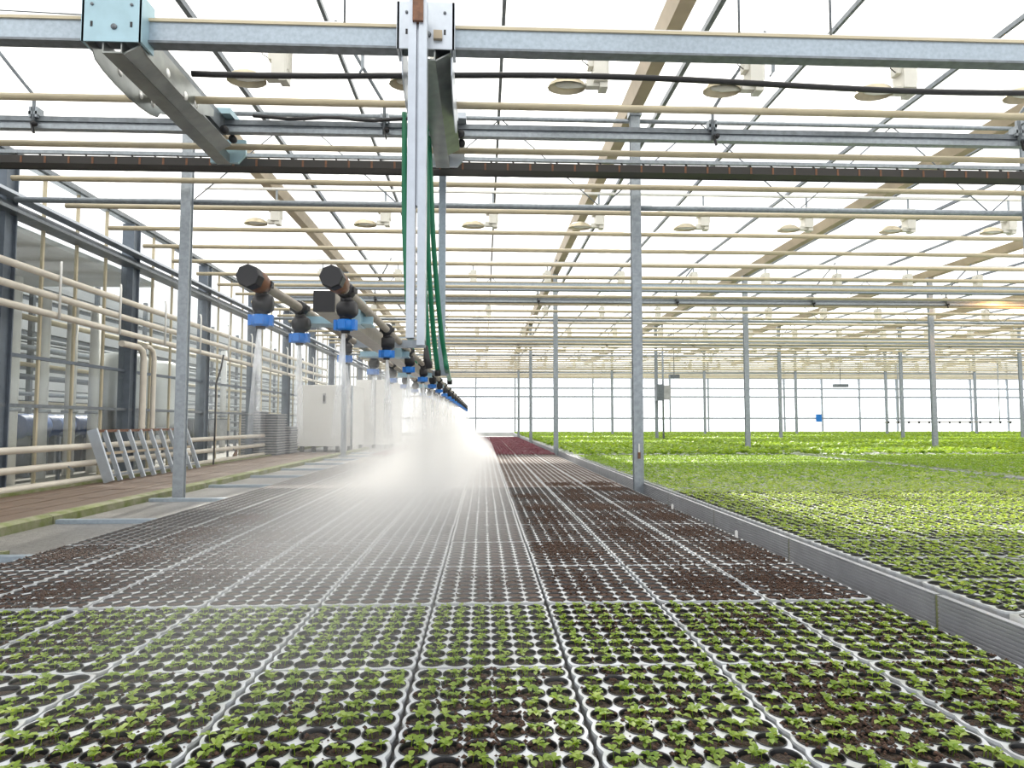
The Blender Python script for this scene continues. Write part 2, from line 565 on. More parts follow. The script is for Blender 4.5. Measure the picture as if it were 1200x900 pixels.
# --- wall of the service corridor behind the partition
ws = bpy.data.objects.new('wall_service', None); COL.objects.link(ws)
tag(ws, 'pale horizontal cladding behind the service corridor', 'wall', kind='structure')
for k in range(15):
    z0 = 0.25 + 0.215 * k
    MB().box(-8.45, -8.40, 3, YF, z0, z0 + (0.19 if k % 3 else 0.12)).build('cladding_board', 'clad', ws)
MB().box(-8.60, -8.46, 3, YF, 0, 3.5).build('backing', 'galv_dark', ws)

o = MB().box(-8.6, XL - 0.09, 2.0, 9.7, 2.64, 2.70).build('corridor_shade_slab', 'clad'); tag(o, 'added roof slab shading the near service corridor', 'ceiling', kind='structure')  # slab added to darken the corridor behind the glass
# ================================================================== ROOF STEEL
prof = [(-0.06, 0.0), (0.06, 0.0), (0.10, 0.13), (0.085, 0.13), (0.05, 0.02), (-0.05, 0.02), (-0.085, 0.13), (-0.10, 0.13)]
gut_me = MB().extrude(prof, 'y', 1.2, YF).mesh('roof_gutter', 'gutter')
for i, x in enumerate(POST_X):
    o = put('roof_gutter', gut_me, None, (x, 0, 3.72))
    tag(o, 'beige roof gutter over ' + ('the post beside the boarded walkway' if i == 0 else 'the posts beside the ribbed bench edge' if i == 1 else 'the ' + nth(i - 1) + ' post row beyond the ribbed bench edge'), 'gutter', 'roof gutters')

pur_me = MB().box(-0.02, 0.02, 1.2, YF, -0.025, 0.025).mesh('roof_purlin', 'galv_dark')
pur2 = MB().box(-0.014, 0.014, 1.2, YF, -0.02, 0.02).mesh('roof_purlin', 'galv_dark')
for b in range(-1, 8):
    x0 = 1.46 + 3.93 * b if b != -1 else -2.6
    for qi, (dx, me) in enumerate(((0.32, pur_me), (1.36, pur2), (2.75, pur2))):
        o = put('roof_purlin', me, None, (x0 + dx, 0, 3.86))
        tag(o, '%s dark lengthwise roof bar past the gutter over the %s row of posts' % (nth(qi + 1), 'walkway' if b == -1 else 'ribbed bench' if b == 0 else nth(b) + ' bench'), 'roof bar', 'lengthwise roof bars')
o = MB().bar((XL + 0.06, 2.0, 3.34), (XL + 0.06, YF, 3.34), 0.03, 0.05).build('roof_purlin', 'galv_dark')
tag(o, 'dark roof bar along the top of the glazed partition', 'roof bar')

# posts
post_me = {}
for i, x in enumerate(POST_X):
    for j, y in enumerate(POST_Y):
        if i == 0 and j > 2: continue
        mb = MB()
        w = 0.045
        mb.extrude([(-w, -0.03), (w, -0.03), (w, -0.02), (w - 0.008, -0.02), (w - 0.008, 0.03), (w, 0.03), (w, 0.04), (-w, 0.04), (-w, 0.03), (-w + 0.008, 0.03), (-w + 0.008, -0.02), (-w, -0.02)], 'z', 0.0, 3.72)
        t = {(0, 0): ('galvanised steel post standing at the edge of the boarded walkway', None),
             (1, 0): ('galvanised steel post beside the ribbed bench edge', None)}.get((i, j), (('slim roof post, %s behind the post at the walkway edge' % nth(j)) if i == 0 else ('slim roof post, %s behind the post beside the ribbed bench' % nth(j)) if i == 1 else
             ('slim roof post in the %s line beyond the ribbed bench, %s from the cable tray' % (nth(i - 1), nth(j + 1))), 'roof posts in the planting beds'))
        r = thing('roof_post', t[0], 'post', (x, y, 0), t[1])
        mb.build('shaft', 'galv', r)
        MB().box(-0.06, 0.06, -0.05, 0.06, 3.66, 3.72).build('head_plate', 'galv', r)
        if (i, j) == (1, 0):
            MB().box(-0.012, 0.012, -0.045, -0.03, 0.36, 0.42).build('latch', 'rust', r)
            MB().box(-0.006, 0.006, -0.04, -0.03, 0.42, 0.50).build('latch_plate', 'white', r)

# trellis girders across the house at each post row
for j, y in enumerate(POST_Y):
    r = thing('trellis_girder', ['grey lattice girder just behind the black cable tray', 'grey lattice girder one bay behind the cable tray', 'grey lattice girder two bays behind the cable tray', 'grey lattice girder nearest the bright end wall'][j], 'girder', (0, y + 0.09, 0), 'lattice girders')
    MB().tube([(-4.4, 0, 2.79), (XR, 0, 2.79)], 0.028, 8).build('bottom_chord', 'galv', r)
    MB().tube([(-2.8, 0, 3.66), (XR, 0, 3.66)], 0.022, 8).build('top_chord', 'galv', r)
    mb = MB()
    x = -2.78; k = 0
    while x < 29:
        a, bb = (2.79, 3.66) if k % 2 == 0 else (3.66, 2.79)
        mb.tube([(x, 0, a), (x + 0.98, 0, bb)], 0.006, 5)
        x += 0.98; k += 1
    mb.build('lattice_rod', 'galv_dark', r)

# heating pipes across the house
YP = [4.52 + 0.775 * k - (0.12 if k == 30 else 0) for k in range(37)]
hp = MB().tube([(-4.25, 0, 0), (XR - 0.2, 0, 0)], 0.026, 8).mesh('heating_pipe', 'beige')
for k, y in enumerate(YP):
    o = put('heating_pipe', hp, None, (0, y, 2.90))
    if k == 0: tag(o, 'beige heating pipe just behind the thick black hose', 'pipe')
    elif k == 1: tag(o, 'beige heating pipe running along the dark cable tray', 'pipe')
    else: tag(o, nth(k - 1) + ' thin beige heating pipe crossing under the roof behind the cable tray', 'pipe', 'overhead heating pipes')

# boom rails: front box rail and rear double channel, one pair per bay
RY1, RY2, RZ = 3.86, 5.10, 2.97
for k in range(3):
    dy = 7.15 * k
    r = thing('boom_rail', ['broad blue-grey steel rail carrying the irrigation trolleys', 'pale grey crane rail in the second bay',
                            'pale grey crane rail in the third bay'][k], 'rail', (0, RY1 + dy, RZ))
    MB().box(-6.0 if k == 0 else -3.6, XR - 0.3, -0.03, 0.03, -0.06, 0.055).build('web', 'rail', r)
    MB().box(-6.0 if k == 0 else -3.6, XR - 0.3, -0.042, 0.042, 0.055, 0.072).build('top_flange', 'beige', r)
    MB().box(-6.0 if k == 0 else -3.6, XR - 0.3, -0.042, 0.042, -0.074, -0.06).build('bottom_flange', 'galv_dark', r)
    r = thing('track_rail', ['dark double channel track behind the trolleys', 'dark channel track in the second bay',
                             'dark channel track in the third bay'][k], 'rail', (0, RY2 + dy, RZ))
    MB().box(-6.0 if k == 0 else -3.6, XR - 0.3, -0.03, 0.03, 0.012, 0.05).build('upper_channel', 'galv_dark', r)
    MB().box(-6.0 if k == 0 else -3.6, XR - 0.3, -0.012, 0.012, -0.012, 0.012).build('web', 'galv', r)
    MB().box(-6.0 if k == 0 else -3.6, XR - 0.3, -0.03, 0.03, -0.045, -0.012).build('lower_channel', 'galv', r)
    # bent hangers
    for hi, x in enumerate([-3.4, -0.77, 1.80, 4.3, 6.9] if k == 0 else [-2.0, 1.0, 3.6, 6.2, 8.8, 11.4, 14.0]):
        h = thing('rail_hanger', '%s bent tube hanger from the partition on the dark track in the %s bay' % (nth(hi + 1), nth(k + 1)), 'hanger', (x, RY2 + dy, RZ), 'track rail hangers')
        MB().tube([(0, -0.05, -0.05), (0, -0.05, 0.16), (0.02, -0.05, 0.22), (0.09, -0.10, 0.34), (0.33, -0.30, 0.69)] if x > 0.9 or k
                  else [(0, -0.05, -0.05), (0, -0.05, 0.16), (-0.02, -0.05, 0.22), (-0.10, -0.12, 0.34), (-0.33, -0.30, 0.69)], 0.013, 8).build('bent_tube', 'galv_dark', h)
        MB().box(-0.035, 0.035, -0.06, 0.02, 0.05, 0.075).box(-0.03, -0.015, -0.06, 0.02, 0.03, 0.11).box(0.015, 0.03, -0.06, 0.02, 0.03, 0.11).build('clamp', 'galv', h)
        MB().lathe([(0.0, -0.03), (0.018, -0.03), (0.018, 0.0), (0.0, 0.0)], 10, (0.025, -0.06, -0.03), axis='y').build('roller', 'black', h)
        MB().bar((0.0, -0.07, -0.02), (0.02, -0.07, -0.10), 0.012, 0.02).build('hook', 'black', h)

# rods that hang the front rail from the roof
for hi, x in enumerate((-3.05, -0.83, 1.55, 2.12, 4.6)):
    o = MB().tube([(x, RY1, RZ + 0.06), (x, RY1, 3.95)], 0.007, 6).build('hanger_rod', 'galv_dark')
    tag(o, ['thin rod holding the broad rail near the pale blue trolley', 'thin rod holding the broad rail beside the aluminium trolley', 'thin rod holding the broad rail above the bench edge', 'thin rod holding the broad rail beside the hose hook', 'thin rod holding the broad rail over the second gutter'][hi], 'rod', 'rail hanger rods')
for a, b2, l in (((atY(425, 48, 4.15)), (atY(425, 80, 4.15)), 'short hook holding the black hose between the two trolleys'),
                 ((atY(906, 58, 4.15)), (atY(906, 84, 4.15)), 'short hook holding the black hose near a lamp')):
    o = MB().bar(a, b2, 0.02, 0.01).bar(b2, b2 + Vector((-0.02, 0, -0.03)), 0.016, 0.01).build('hose_hook', 'galv')
    tag(o, l, 'hook')

# cable tray: a black energy chain lying in a tray
r = thing('cable_tray', 'long black cable tray with rungs under the beige pipe', 'cable tray', (0, 5.55, 2.86))
MB().box(-6, XR - 1, -0.045, -0.035, -0.035, 0.03).build('side_rail', 'cable', r)
MB().box(-6, XR - 1, 0.10, 0.11, -0.035, 0.03).build('side_rail', 'cable', r)
MB().box(-6, XR - 1, -0.035, 0.10, -0.03, -0.022).build('tray_floor', 'cable', r)
rung = MB().box(-0.008, 0.008, -0.048, -0.044, -0.034, 0.022).mesh('rung', 'rust')
for k in range(90): put('rung', rung, r, (-5.5 + 0.19 * k, 0, 0))
MB().box(-6, XR - 1, 0.09, 0.12, 0.10, 0.13).build('upper_rail', 'galv', r)
lk = MB().bar((0, 0.10, 0.03), (-0.05, 0.10, 0.11), 0.012, 0.012).mesh('link', 'black')
for k in range(60): put('link', lk, r, (-5.6 + 0.19 * k, 0, 0))

# the sagging black hose
pts = []
for i in range(60):
    x = -1.86 + 0.14 * i
    pts.append((x, 4.2, 2.935 + 0.025 * math.sin(x * 1.35 + 0.6) - 0.012 * x * 0.2))
o = MB().tube(pts, 0.019, 10).build('supply_hose', 'black'); tag(o, 'thick black supply hose strung below the broad rail', 'hose')
pts = [(-1.75 + 0.13 * i, 5.0, 3.02 - 0.02 * math.sin(i * 0.7) ** 2) for i in range(11)]
o = MB().tube(pts, 0.014, 8).build('supply_hose', 'black'); tag(o, 'thinner black hose lying along the dark track between the trolleys', 'hose')
o = MB().tube([(-6, 4.05, 3.30), (0, 4.05, 3.12), (6, 4.05, 3.02), (16, 4.05, 2.98)], 0.004, 5).build('tension_wire', 'galv_dark'); tag(o, 'thin taut wire above the black hose', 'wire')

# ================================================================== GROW LAMPS
def lamp_meshes():
    d = {}
    mb = MB().extrude([(-0.05, -0.07), (0.04, -0.07), (0.055, -0.055), (0.055, 0.055), (0.04, 0.07), (-0.05, 0.07)], 'z', -0.10, 0.15)
    for k in range(4):
        mb.box(0.055, 0.064, -0.05 + 0.03 * k, -0.042 + 0.03 * k, -0.06, 0.13)
    mb.box(-0.085, -0.05, -0.04, 0.04, 0.02, 0.11)
    d['ballast'] = mb.mesh('ballast', 'cream')
    mb = MB().box(-0.10, 0.03, -0.03, 0.03, -0.125, -0.075).box(-0.005, 0.055, -0.05, 0.05, -0.14, -0.10)
    d['neck'] = mb.mesh('socket', 'cream')
    # reflector: an elongated dish, open below
    n, kk = 14, 4
    vs = []; fs = []
    for i in range(kk + 1):
        a = i / kk * math.pi / 2
        rr, h = math.cos(a), math.sin(a)
        for j in range(n):
            t = 2 * math.pi * j / n
            vs.append((-0.24 + 0.145 * rr * math.cos(t) * (1 if math.cos(t) < 0 else 0.95), 0.105 * rr * math.sin(t), -0.13 + 0.075 * h))
    for i in range(kk):
        for j in range(n):
            fs.append((i * n + j, i * n + (j + 1) % n, (i + 1) * n + (j + 1) % n, (i + 1) * n + j))
    mb = MB().add(vs, fs, 0, True)
    mb.lathe([(0.0, 0), (0.0, 0.001)], 3)
    d['reflector'] = mb.mesh('reflector', 'reflector')
    mb = MB().tube([(-0.10, 0, -0.105), (-0.16, 0, -0.105), (-0.24, 0, -0.105), (-0.31, 0, -0.105), (-0.33, 0, -0.105)], 0.02, 10, radii=[0.014, 0.022, 0.028, 0.02, 0.006])
    d['bulb'] = mb.mesh('bulb', 'bulb')
    mb = MB().tube([(-0.06, -0.02, 0.09), (-0.12, -0.03, 0.12), (-0.13, -0.03, 0.06), (-0.08, -0.02, 0.03)], 0.004, 5)
    d['cord'] = mb.mesh('cord', 'cable')
    mb = MB().box(-0.012, 0.012, -0.004, 0.004, 0.15, 0.30).box(-0.03, 0.03, -0.012, 0.012, 0.145, 0.156)
    d['strap'] = mb.mesh('hanger_strap', 'galv')
    return d


LM = lamp_meshes()
LAMP_Y = [4.75, 8.1] + [8.1 + 3.6 * k for k in range(1, 7)]
n_l = 0
for j, y in enumerate(LAMP_Y):
    zl_ = 3.29 if j == 0 else 3.24
    xs_ = [-1.47 + 1.16 * k for k in range(6)] if j == 0 else [-2.53 + 1.32 * k + 0.3 * (j % 2 - 1) for k in range(int(10 + 2.2 * j))]
    rl = MB().box(-3.4, xs_[-1] + 0.6, y - 0.02, y + 0.02, zl_ + 0.295, zl_ + 0.32).build('lamp_rail', 'white')
    tag(rl, 'slim white rail carrying the %s row of grow lamps behind the black hose' % nth(j + 1), 'rail', 'lamp rails')
    for li, x in enumerate(xs_):
        if x > 27: continue
        lit = (j == 2 and abs(x - 10.65) < 0.66)
        lab = ('glowing orange grow lamp with lit bulb' if lit else
               (['grow lamp with oval reflector beside the pale blue trolley', 'grow lamp with oval reflector beside the aluminium trolley', 'grow lamp with oval reflector near the main roof gutter', 'grow lamp with oval reflector beside the hose hook', 'grow lamp with oval reflector past the hose hook', 'outermost grow lamp with oval reflector along the black hose'][li] if j == 0 else 'small grow lamp, %s from the partition in the %s lamp row behind the hose' % (nth(li + 1), nth(j + 1))))
        r = thing('grow_lamp', lab, 'lamp', (x, y, zl_), None if lit else ('grow lamps above the hose' if j == 0 else 'grow lamps deeper in the house'))
        for nm, key in (('ballast', 'ballast'), ('socket', 'neck'), ('reflector', 'reflector'), ('bulb', 'bulb'), ('hanger_strap', 'strap')):
            if nm == 'bulb' and (lit or j > 2):
                if not lit: continue
                o = put('bulb', LM['bulb'].copy(), r); o.data.materials[0] = M['glow']; continue
            put(nm, LM[key], r)
        if j == 0: put('cord', LM['cord'], r)
        if lit:
            ld = bpy.data.lights.new('lamp_light', 'POINT'); ld.energy = 40; ld.color = (1, 0.5, 0.15); ld.shadow_soft_size = 0.05
            lo = bpy.data.objects.new('lamp_light', ld); COL.objects.link(lo); lo.parent = r; lo.location = (-0.24, 0, -0.18)

# ================================================================== LEFT BED
TW, TL = 0.400, 0.600
TT = ZC - 0.643          # tray top height
TH = 0.050
PC = 0.0632
PR = 0.0648
X0 = -2.175               # left edge of the bed
YROW0 = 1.190            # front edge of the nearest row of trays
NCOL, NROW = 9, 45


def tray_mesh():
    mb = MB()
    nseg = 16
    hr = 0.0297
    hx, hy = 3 * PC, 4.5 * PR

    def wob(x, y):
        e = 1e-6
        ox, oy = x, y
        if abs(abs(x) - hx) < e:
            ox = math.copysign(0.1880 + 0.0085 * abs(math.cos(math.pi * y / PR)), x)
        if abs(abs(y) - hy) < e:
            oy = math.copysign(0.2935 + 0.0045 * abs(math.sin(math.pi * x / PC)), y)
        return ox, oy
    for i in range(6):
        for j in range(9):
            cx, cy = (i - 2.5) * PC, (j - 4) * PR
            vs = []
            for k in range(nseg):
                a = 2 * math.pi * k / nseg
                c, s = math.cos(a), math.sin(a)
                m = max(abs(c), abs(s))
                x, y = wob(cx + PC / 2 * c / m, cy + PR / 2 * s / m)
                vs.append((x, y, 0))
            for k in range(nseg):
                a = 2 * math.pi * k / nseg
                vs.append((cx + hr * math.cos(a), cy + hr * math.sin(a), 0))
            fs = [(k, (k + 1) % nseg, nseg + (k + 1) % nseg, nseg + k) for k in range(nseg)]
            mb.add(vs, fs)
    # skirt
    out = []
    q = 4
    for j in range(9 * q): out.append((hx, -hy + PR / q * j))
    for i in range(6 * q): out.append((hx - PC / q * i, hy))
    for j in range(9 * q): out.append((-hx, hy - PR / q * j))
    for i in range(6 * q): out.append((-hx + PC / q * i, -hy))
    top = [wob(x, y) for x, y in out]
    n = len(top)
    vs = [(x, y, 0) for x, y in top] + [(x * 1.004, y * 1.003, -0.006) for x, y in top] + [(x * 0.955, y * 0.975, -TH) for x, y in top]
    fs = []
    for k in range(n):
        k2 = (k + 1) % n
        fs.append((k, n + k, n + k2, k2)); fs.append((n + k, 2 * n + k, 2 * n + k2, n + k2))
    fs.append(tuple(2 * n + k for k in range(n)))
    mb.add(vs, fs)
    return mb.mesh('seedling_tray', 'tray')


tray_me = tray_mesh()


def tray_lowpoly():
    mb = MB()
    mb.box(-0.197, 0.197, -0.296, 0.296, -TH, 0)
    return tri(mb)


def pot_mb(n=16, full=True, z_soil=None):
    mb = MB()
    # rim and inner wall (0), soil (1)
    ro, ri, zs = 0.0312, 0.0289, -0.0075 if z_soil is None else z_soil
    P = [(ro, -0.006), (ro, 0.0025), (ri + 0.001, 0.0025), (ri, 0.0), (ri - 0.0015, zs)]
    vs = []; fs = []
    for r_, h in P:
        for j in range(n):
            a = 2 * math.pi * j / n; vs.append((r_ * math.cos(a), r_ * math.sin(a), h))
    for i in range(len(P) - 1):
        for j in range(n):
            fs.append((i * n + j, i * n + (j + 1) % n, (i + 1) * n + (j + 1) % n, (i + 1) * n + j))
    mb.add(vs, fs, 0, True)
    if full:
        k = [(0.026, -0.006), (0.021, -0.047), (0.0, -0.047)]
        vs = []; fs = []
        for r_, h in k[:2]:
            for j in range(n):
                a = 2 * math.pi * j / n; vs.append((r_ * math.cos(a), r_ * math.sin(a), h))
        for j in range(n):
            fs.append((j, (j + 1) % n, n + (j + 1) % n, n + j)[::-1])
        fs.append(tuple(n + j for j in range(n))[::-1])
        mb.add(vs, fs, 0, True)
    return mb


def soil_mb(n=16, seed=0, zs=-0.0075):
    rr = random.Random(seed)
    mb = MB()
    ri = 0.0285
    vs = [(0, 0, zs + 0.003)]
    for (f, h) in ((0.55, 0.0025), (1.0, 0.0)):
        for j in range(n):
            a = 2 * math.pi * j / n
            vs.append((ri * f * math.cos(a), ri * f * math.sin(a), zs + h + rr.uniform(-0.0022, 0.0022) * (1 if f < 1 else 0.3)))
    fs = [(0, 1 + j, 1 + (j + 1) % n) for j in range(n)]
    fs += [(1 + j, 1 + n + j, 1 + n + (j + 1) % n, 1 + (j + 1) % n) for j in range(n)]
    mb.add(vs, fs, 0, True)
    return mb


def leaf(mb, base, az, el, ln, wd, mi, fold=0.25):
    d = Vector((math.cos(az) * math.cos(el), math.sin(az) * math.cos(el), math.sin(el)))
    s = Vector((-math.sin(az), math.cos(az), 0))
    u = s.cross(d) * -1
    if u.z < 0: u = -u
    b = Vector(base)
    m1 = b + d * ln * 0.30; m2 = b + d * ln * 0.70 - Vector((0, 0, ln * 0.05)); tip = b + d * ln - Vector((0, 0, ln * 0.18))
    vs = [b, m1 - s * wd * 0.42 + u * wd * fold, m1, m1 + s * wd * 0.42 + u * wd * fold,
          m2 - s * wd * 0.5 + u * wd * fold * 0.8, m2, m2 + s * wd * 0.5 + u * wd * fold * 0.8, tip]
    mb.add(vs, [(0, 2, 1), (0, 3, 2), (1, 2, 5, 4), (2, 3, 6, 5), (4, 5, 7), (5, 6, 7)], mi, True)


def leaf_low(mb, base, az, el, ln, wd, mi):
    d = Vector((math.cos(az) * math.cos(el), math.sin(az) * math.cos(el), math.sin(el)))
    s = Vector((-math.sin(az), math.cos(az), 0))
    b = Vector(base)
    m = b + d * ln * 0.55 + Vector((0, 0, ln * 0.06)); tip = b + d * ln - Vector((0, 0, ln * 0.12))
    mb.add([b, m - s * wd * 0.5, tip, m + s * wd * 0.5], [(0, 3, 2, 1)], mi, True)


def seedling_mb(seed, nshoot=3, size=1.0, low=False, mats2=True):
    rr = random.Random(seed)
    mb = MB()
    for s in range(nshoot):
        a = rr.uniform(0, 6.28); r_ = rr.uniform(0.005, 0.021)
        x, y = r_ * math.cos(a), r_ * math.sin(a)
        h = rr.uniform(0.006, 0.016) * size
        top = Vector((x + rr.uniform(-.003, .003), y + rr.uniform(-.003, .003), -0.007 + h))
        if not low:
            mb.tube([(x, y, -0.009), top], 0.0009, 4, 0, caps=False)
        nl = rr.choice((2, 3, 4, 4))
        a0 = rr.uniform(0, 6.28)
        for k in range(nl):
            big = k < 2
            az = a0 + math.pi * k + (math.pi / 2 if k >= 2 else 0) + rr.uniform(-.3, .3)
            fn = leaf_low if low else leaf
            fn(mb, top, az, rr.uniform(0.05, 0.75), size * rr.uniform(0.014, 0.020) * (1 if big else 0.8), size * rr.uniform(0.009, 0.013) * (1 if big else .75), 1 if (mats2 and rr.random() < 0.4) else 0)
    return mb


NVAR = 8
pot_m = pot_mb().mesh('pot_cup', 'pot')
soil_ms = [soil_mb(16, s).mesh('soil', 'soil') for s in range(4)]
seed_mbs = [seedling_mb(100 + s, random.Random(s).choice((3, 4, 4, 5))) for s in range(NVAR)]
seed_ms = [m.mesh('seedling', ['leaf_a', 'leaf_b']) for m in seed_mbs]

cells = []      # (x, y) of all pots in the left bed with row index
n_tray = 0
far_pos = []
LBL_T = {'green': ('white seedling tray with green sprouts in black pots on the left bed', 'trays of green sprouts on the left bed'),
         'brown': ('white tray of bare brown soil pots on the left bed', 'trays of bare soil on the left bed')}
for r_ in range(NROW):
    for c in range(NCOL):
        cx = X0 + TW * (c + 0.5) + random.uniform(-.002, .002)
        cy = YROW0 + TL * (r_ + 0.5) + random.uniform(-.003, .003) + (0.006 if r_ > 1 else 0)
        zz = TT + (0.004 if r_ > 1 else 0)
        if r_ < 19:
            o = put('seedling_tray', tray_me, None, (cx, cy, zz))
            l = LBL_T['green' if r_ < 2 else 'brown']
            bench = 'next to the ribbed bench' if c == NCOL - 1 else nth(NCOL - c) + ' from the ribbed bench'
            if r_ == 0: lab = 'white tray of green sprouts in the end row, ' + bench
            elif r_ == 1: lab = 'white tray of green sprouts bordering the bare soil trays, ' + bench
            else: lab = 'white bare-soil tray, ' + bench + ', ' + nth(r_ - 1) + ' row behind the green sprouts'
            tag(o, lab, 'tray', l[1]); n_tray += 1
        else:
            far_pos.append((cx, cy, zz))
        for i in range(6):
            for j in range(9):
                cells.append((cx + (i - 2.5) * PC, cy + (j - 4) * PR, zz, r_, 6 - i, j + 1, NCOL - c))
lt = tray_lowpoly()
o = scatter('far_seedling_trays', [lt], far_pos, np.zeros(len(far_pos)), np.ones(len(far_pos)), ['tray'])
tag(o, 'far white seedling trays at the end of the left bed', 'trays', kind='stuff')
cells = np.array(cells)
near = cells[cells[:, 3] < 2]
px = []
for c in near:
    p = proj((c[0], c[1], c[2]))
    px.append(p is not None and -25 < p[0] < 1225 and p[1] < 915)
px = np.array(px)
vis = near[px]
order = np.argsort(vis[:, 1] + 0.02 * np.abs(vis[:, 0]))
single = vis[order[:300]]
rest_near = np.concatenate([vis[order[300:]], near[~px]])
for k, c in enumerate(single):
    lab = 'sprout pot, %s from bench, %s from front, in %s tray %s from bench' % (
        nth(int(c[4])), nth(int(c[5])), 'end row' if c[3] < 1 else 'second row', nth(int(c[6])))
    r = thing('seedling_pot', lab, 'pot', (c[0], c[1], c[2]), 'sprout pots in the foremost trays', rz=random.uniform(0, 6.28))
    put('pot_cup', pot_m, r); put('soil', random.choice(soil_ms), r)
    if random.random() > 0.05:
        put('seedling', random.choice(seed_ms), r, sc=random.uniform(0.85, 1.25))


def mk(mats, *mbs):
    """join several MBs into one variant, with material offset"""
    res = MB(); off = 0
    for mb, mo in mbs:
        res.add(mb.v, mb.f, 0); k = len(mb.f)
        for q in range(k): res.mi[-k + q] = mb.mi[q] + mo
    return tri(res)


vars_green = [mk(None, (pot_mb(12, False), 0), (soil_mb(12, s), 1), (seedling_mb(100 + s, random.Random(s).choice((3, 4, 4, 5))), 2)) for s in range(NVAR)]
o = scatter('sprout_pots', vars_green, rest_near[:, :3], rng.uniform(0, 6.28, len(rest_near)), np.ones(len(rest_near)), ['pot', 'soil', 'leaf_a', 'leaf_b'], smooth=True)
tag(o, 'black pots of green sprouts filling the front trays of the left bed', 'pots', kind='stuff')

mid = cells[(cells[:, 3] >= 2) & (cells[:, 3] < 9)]
vars_mid = [mk(None, (pot_mb(10, False, -0.003), 0), (soil_mb(10, s, -0.003), 1)) for s in range(3)]
o = scatter('soil_pots', vars_mid, mid[:, :3], rng.uniform(0, 6.28, len(mid)), np.ones(len(mid)), ['pot', 'peat'], smooth=True)
tag(o, 'black pots of bare brown soil in the middle trays of the left bed', 'pots', kind='stuff')


def disc_var(n, z):
    mb = MB()
    vs = [(0.0292 * math.cos(2 * math.pi * j / n), 0.0292 * math.sin(2 * math.pi * j / n), z) for j in range(n)]
    vs += [(0.0312 * math.cos(2 * math.pi * j / n), 0.0312 * math.sin(2 * math.pi * j / n), 0.0015) for j in range(n)]
    mb.add(vs, [tuple(range(n))], 1)
    mb.add(vs, [(n + j, n + (j + 1) % n, (j + 1) % n, j) for j in range(n)], 0)
    return tri(mb)


far = cells[cells[:, 3] >= 9]
fp = far[:, :3].copy()
o = scatter('distant_soil_pots', [disc_var(8, -0.004) if False else disc_var(8, 0.0012)], fp, np.zeros(len(fp)), np.ones(len(fp)), ['pot', 'peat'])
tag(o, 'black soil pots receding along the left bed', 'pots', kind='stuff')

# purple seedlings towards the far end
pu = far[(far[:, 1] > 13.0)]
pv = [tri(seedling_mb(300 + s, 3, 1.9, True, False)) for s in range(4)]
o = scatter('purple_seedlings', pv, pu[:, :3] + np.array([0, 0, 0.004]), rng.uniform(0, 6.28, len(pu)), rng.uniform(0.7, 1.2, len(pu)), ['leaf_p'])
tag(o, 'low purple-leaved seedlings at the far end of the left bed', 'seedlings', kind='stuff')

# spilled peat crumbs
oc = MB()
for k in range(1):
    oc.add([(1, 0, 0), (0, 1, 0), (-1, 0, 0), (0, -1, 0), (0, 0, .8), (0, 0, -.4)], [(0, 1, 4), (1, 2, 4), (2, 3, 4), (3, 0, 4), (1, 0, 5), (2, 1, 5), (3, 2, 5), (0, 3, 5)])
ocv, oct_, ocm = tri(oc)
cr = []
# (tray column, tray row, strength): columns and rows of the left bed whose trays were overfilled
spills = [(8, 2, 1.0), (7, 2, 0.75), (8, 3, 1.0), (7, 3, 0.5), (6, 3, 0.9), (8, 4, 0.6), (7, 4, 0.8), (6, 4, 0.3), (8, 5, 1.0), (7, 5, 0.4), (6, 5, 0.5), (8, 6, .9), (7, 6, 1.0), (6, 6, .7),
          (8, 7, 1.0), (7, 7, .8), (6, 7, .6), (8, 8, 1.0), (7, 8, .5), (8, 9, .8), (7, 9, .6), (5, 2, .12), (6, 2, 0.3), (2, 2, 0.5), (1, 2, 0.6), (0, 2, 0.5), (1, 3, 0.5), (0, 3, 0.7), (2, 3, 0.4), (3, 3, 0.2), (1, 4, .6), (2, 4, .5), (1, 5, .6),
          (5, 0, 0.45), (6, 0, 0.25), (7, 0, 0.9), (8, 0, 0.8), (7, 1, 0.35), (8, 1, 0.25), (6, 1, 0.2), (2, 1, 0.25), (1, 1, 0.3), (1, 0, 0.4), (3, 0, 0.25), (4, 0, 0.1)]
for (c, r_, st) in spills:
    n = int(1100 * st)
    x, y = X0 + TW * (c + 0.5), YROW0 + TL * (r_ + 0.5)
    for k in range(3):
        m = n // 3
        mx, my = x + rng.uniform(-.06, .06), y + rng.uniform(-.16, .16)
        cr.append(np.stack([np.clip(rng.normal(mx, .075, m), x - .185, x + .185), np.clip(rng.normal(my, .11, m), y - .285, y + .285), TT + (0.004 if r_ > 1 else 0) + rng.uniform(-0.001, 0.004, m)], -1))
cr = np.concatenate(cr)
o = scatter('peat_crumbs', [(ocv, oct_, ocm)], cr, rng.uniform(0, 6, len(cr)), rng.uniform(0.0025, 0.0085, len(cr)) , ['peat'])
tag(o, 'brown peat crumbs spilled over the tray tops', 'soil', kind='stuff')

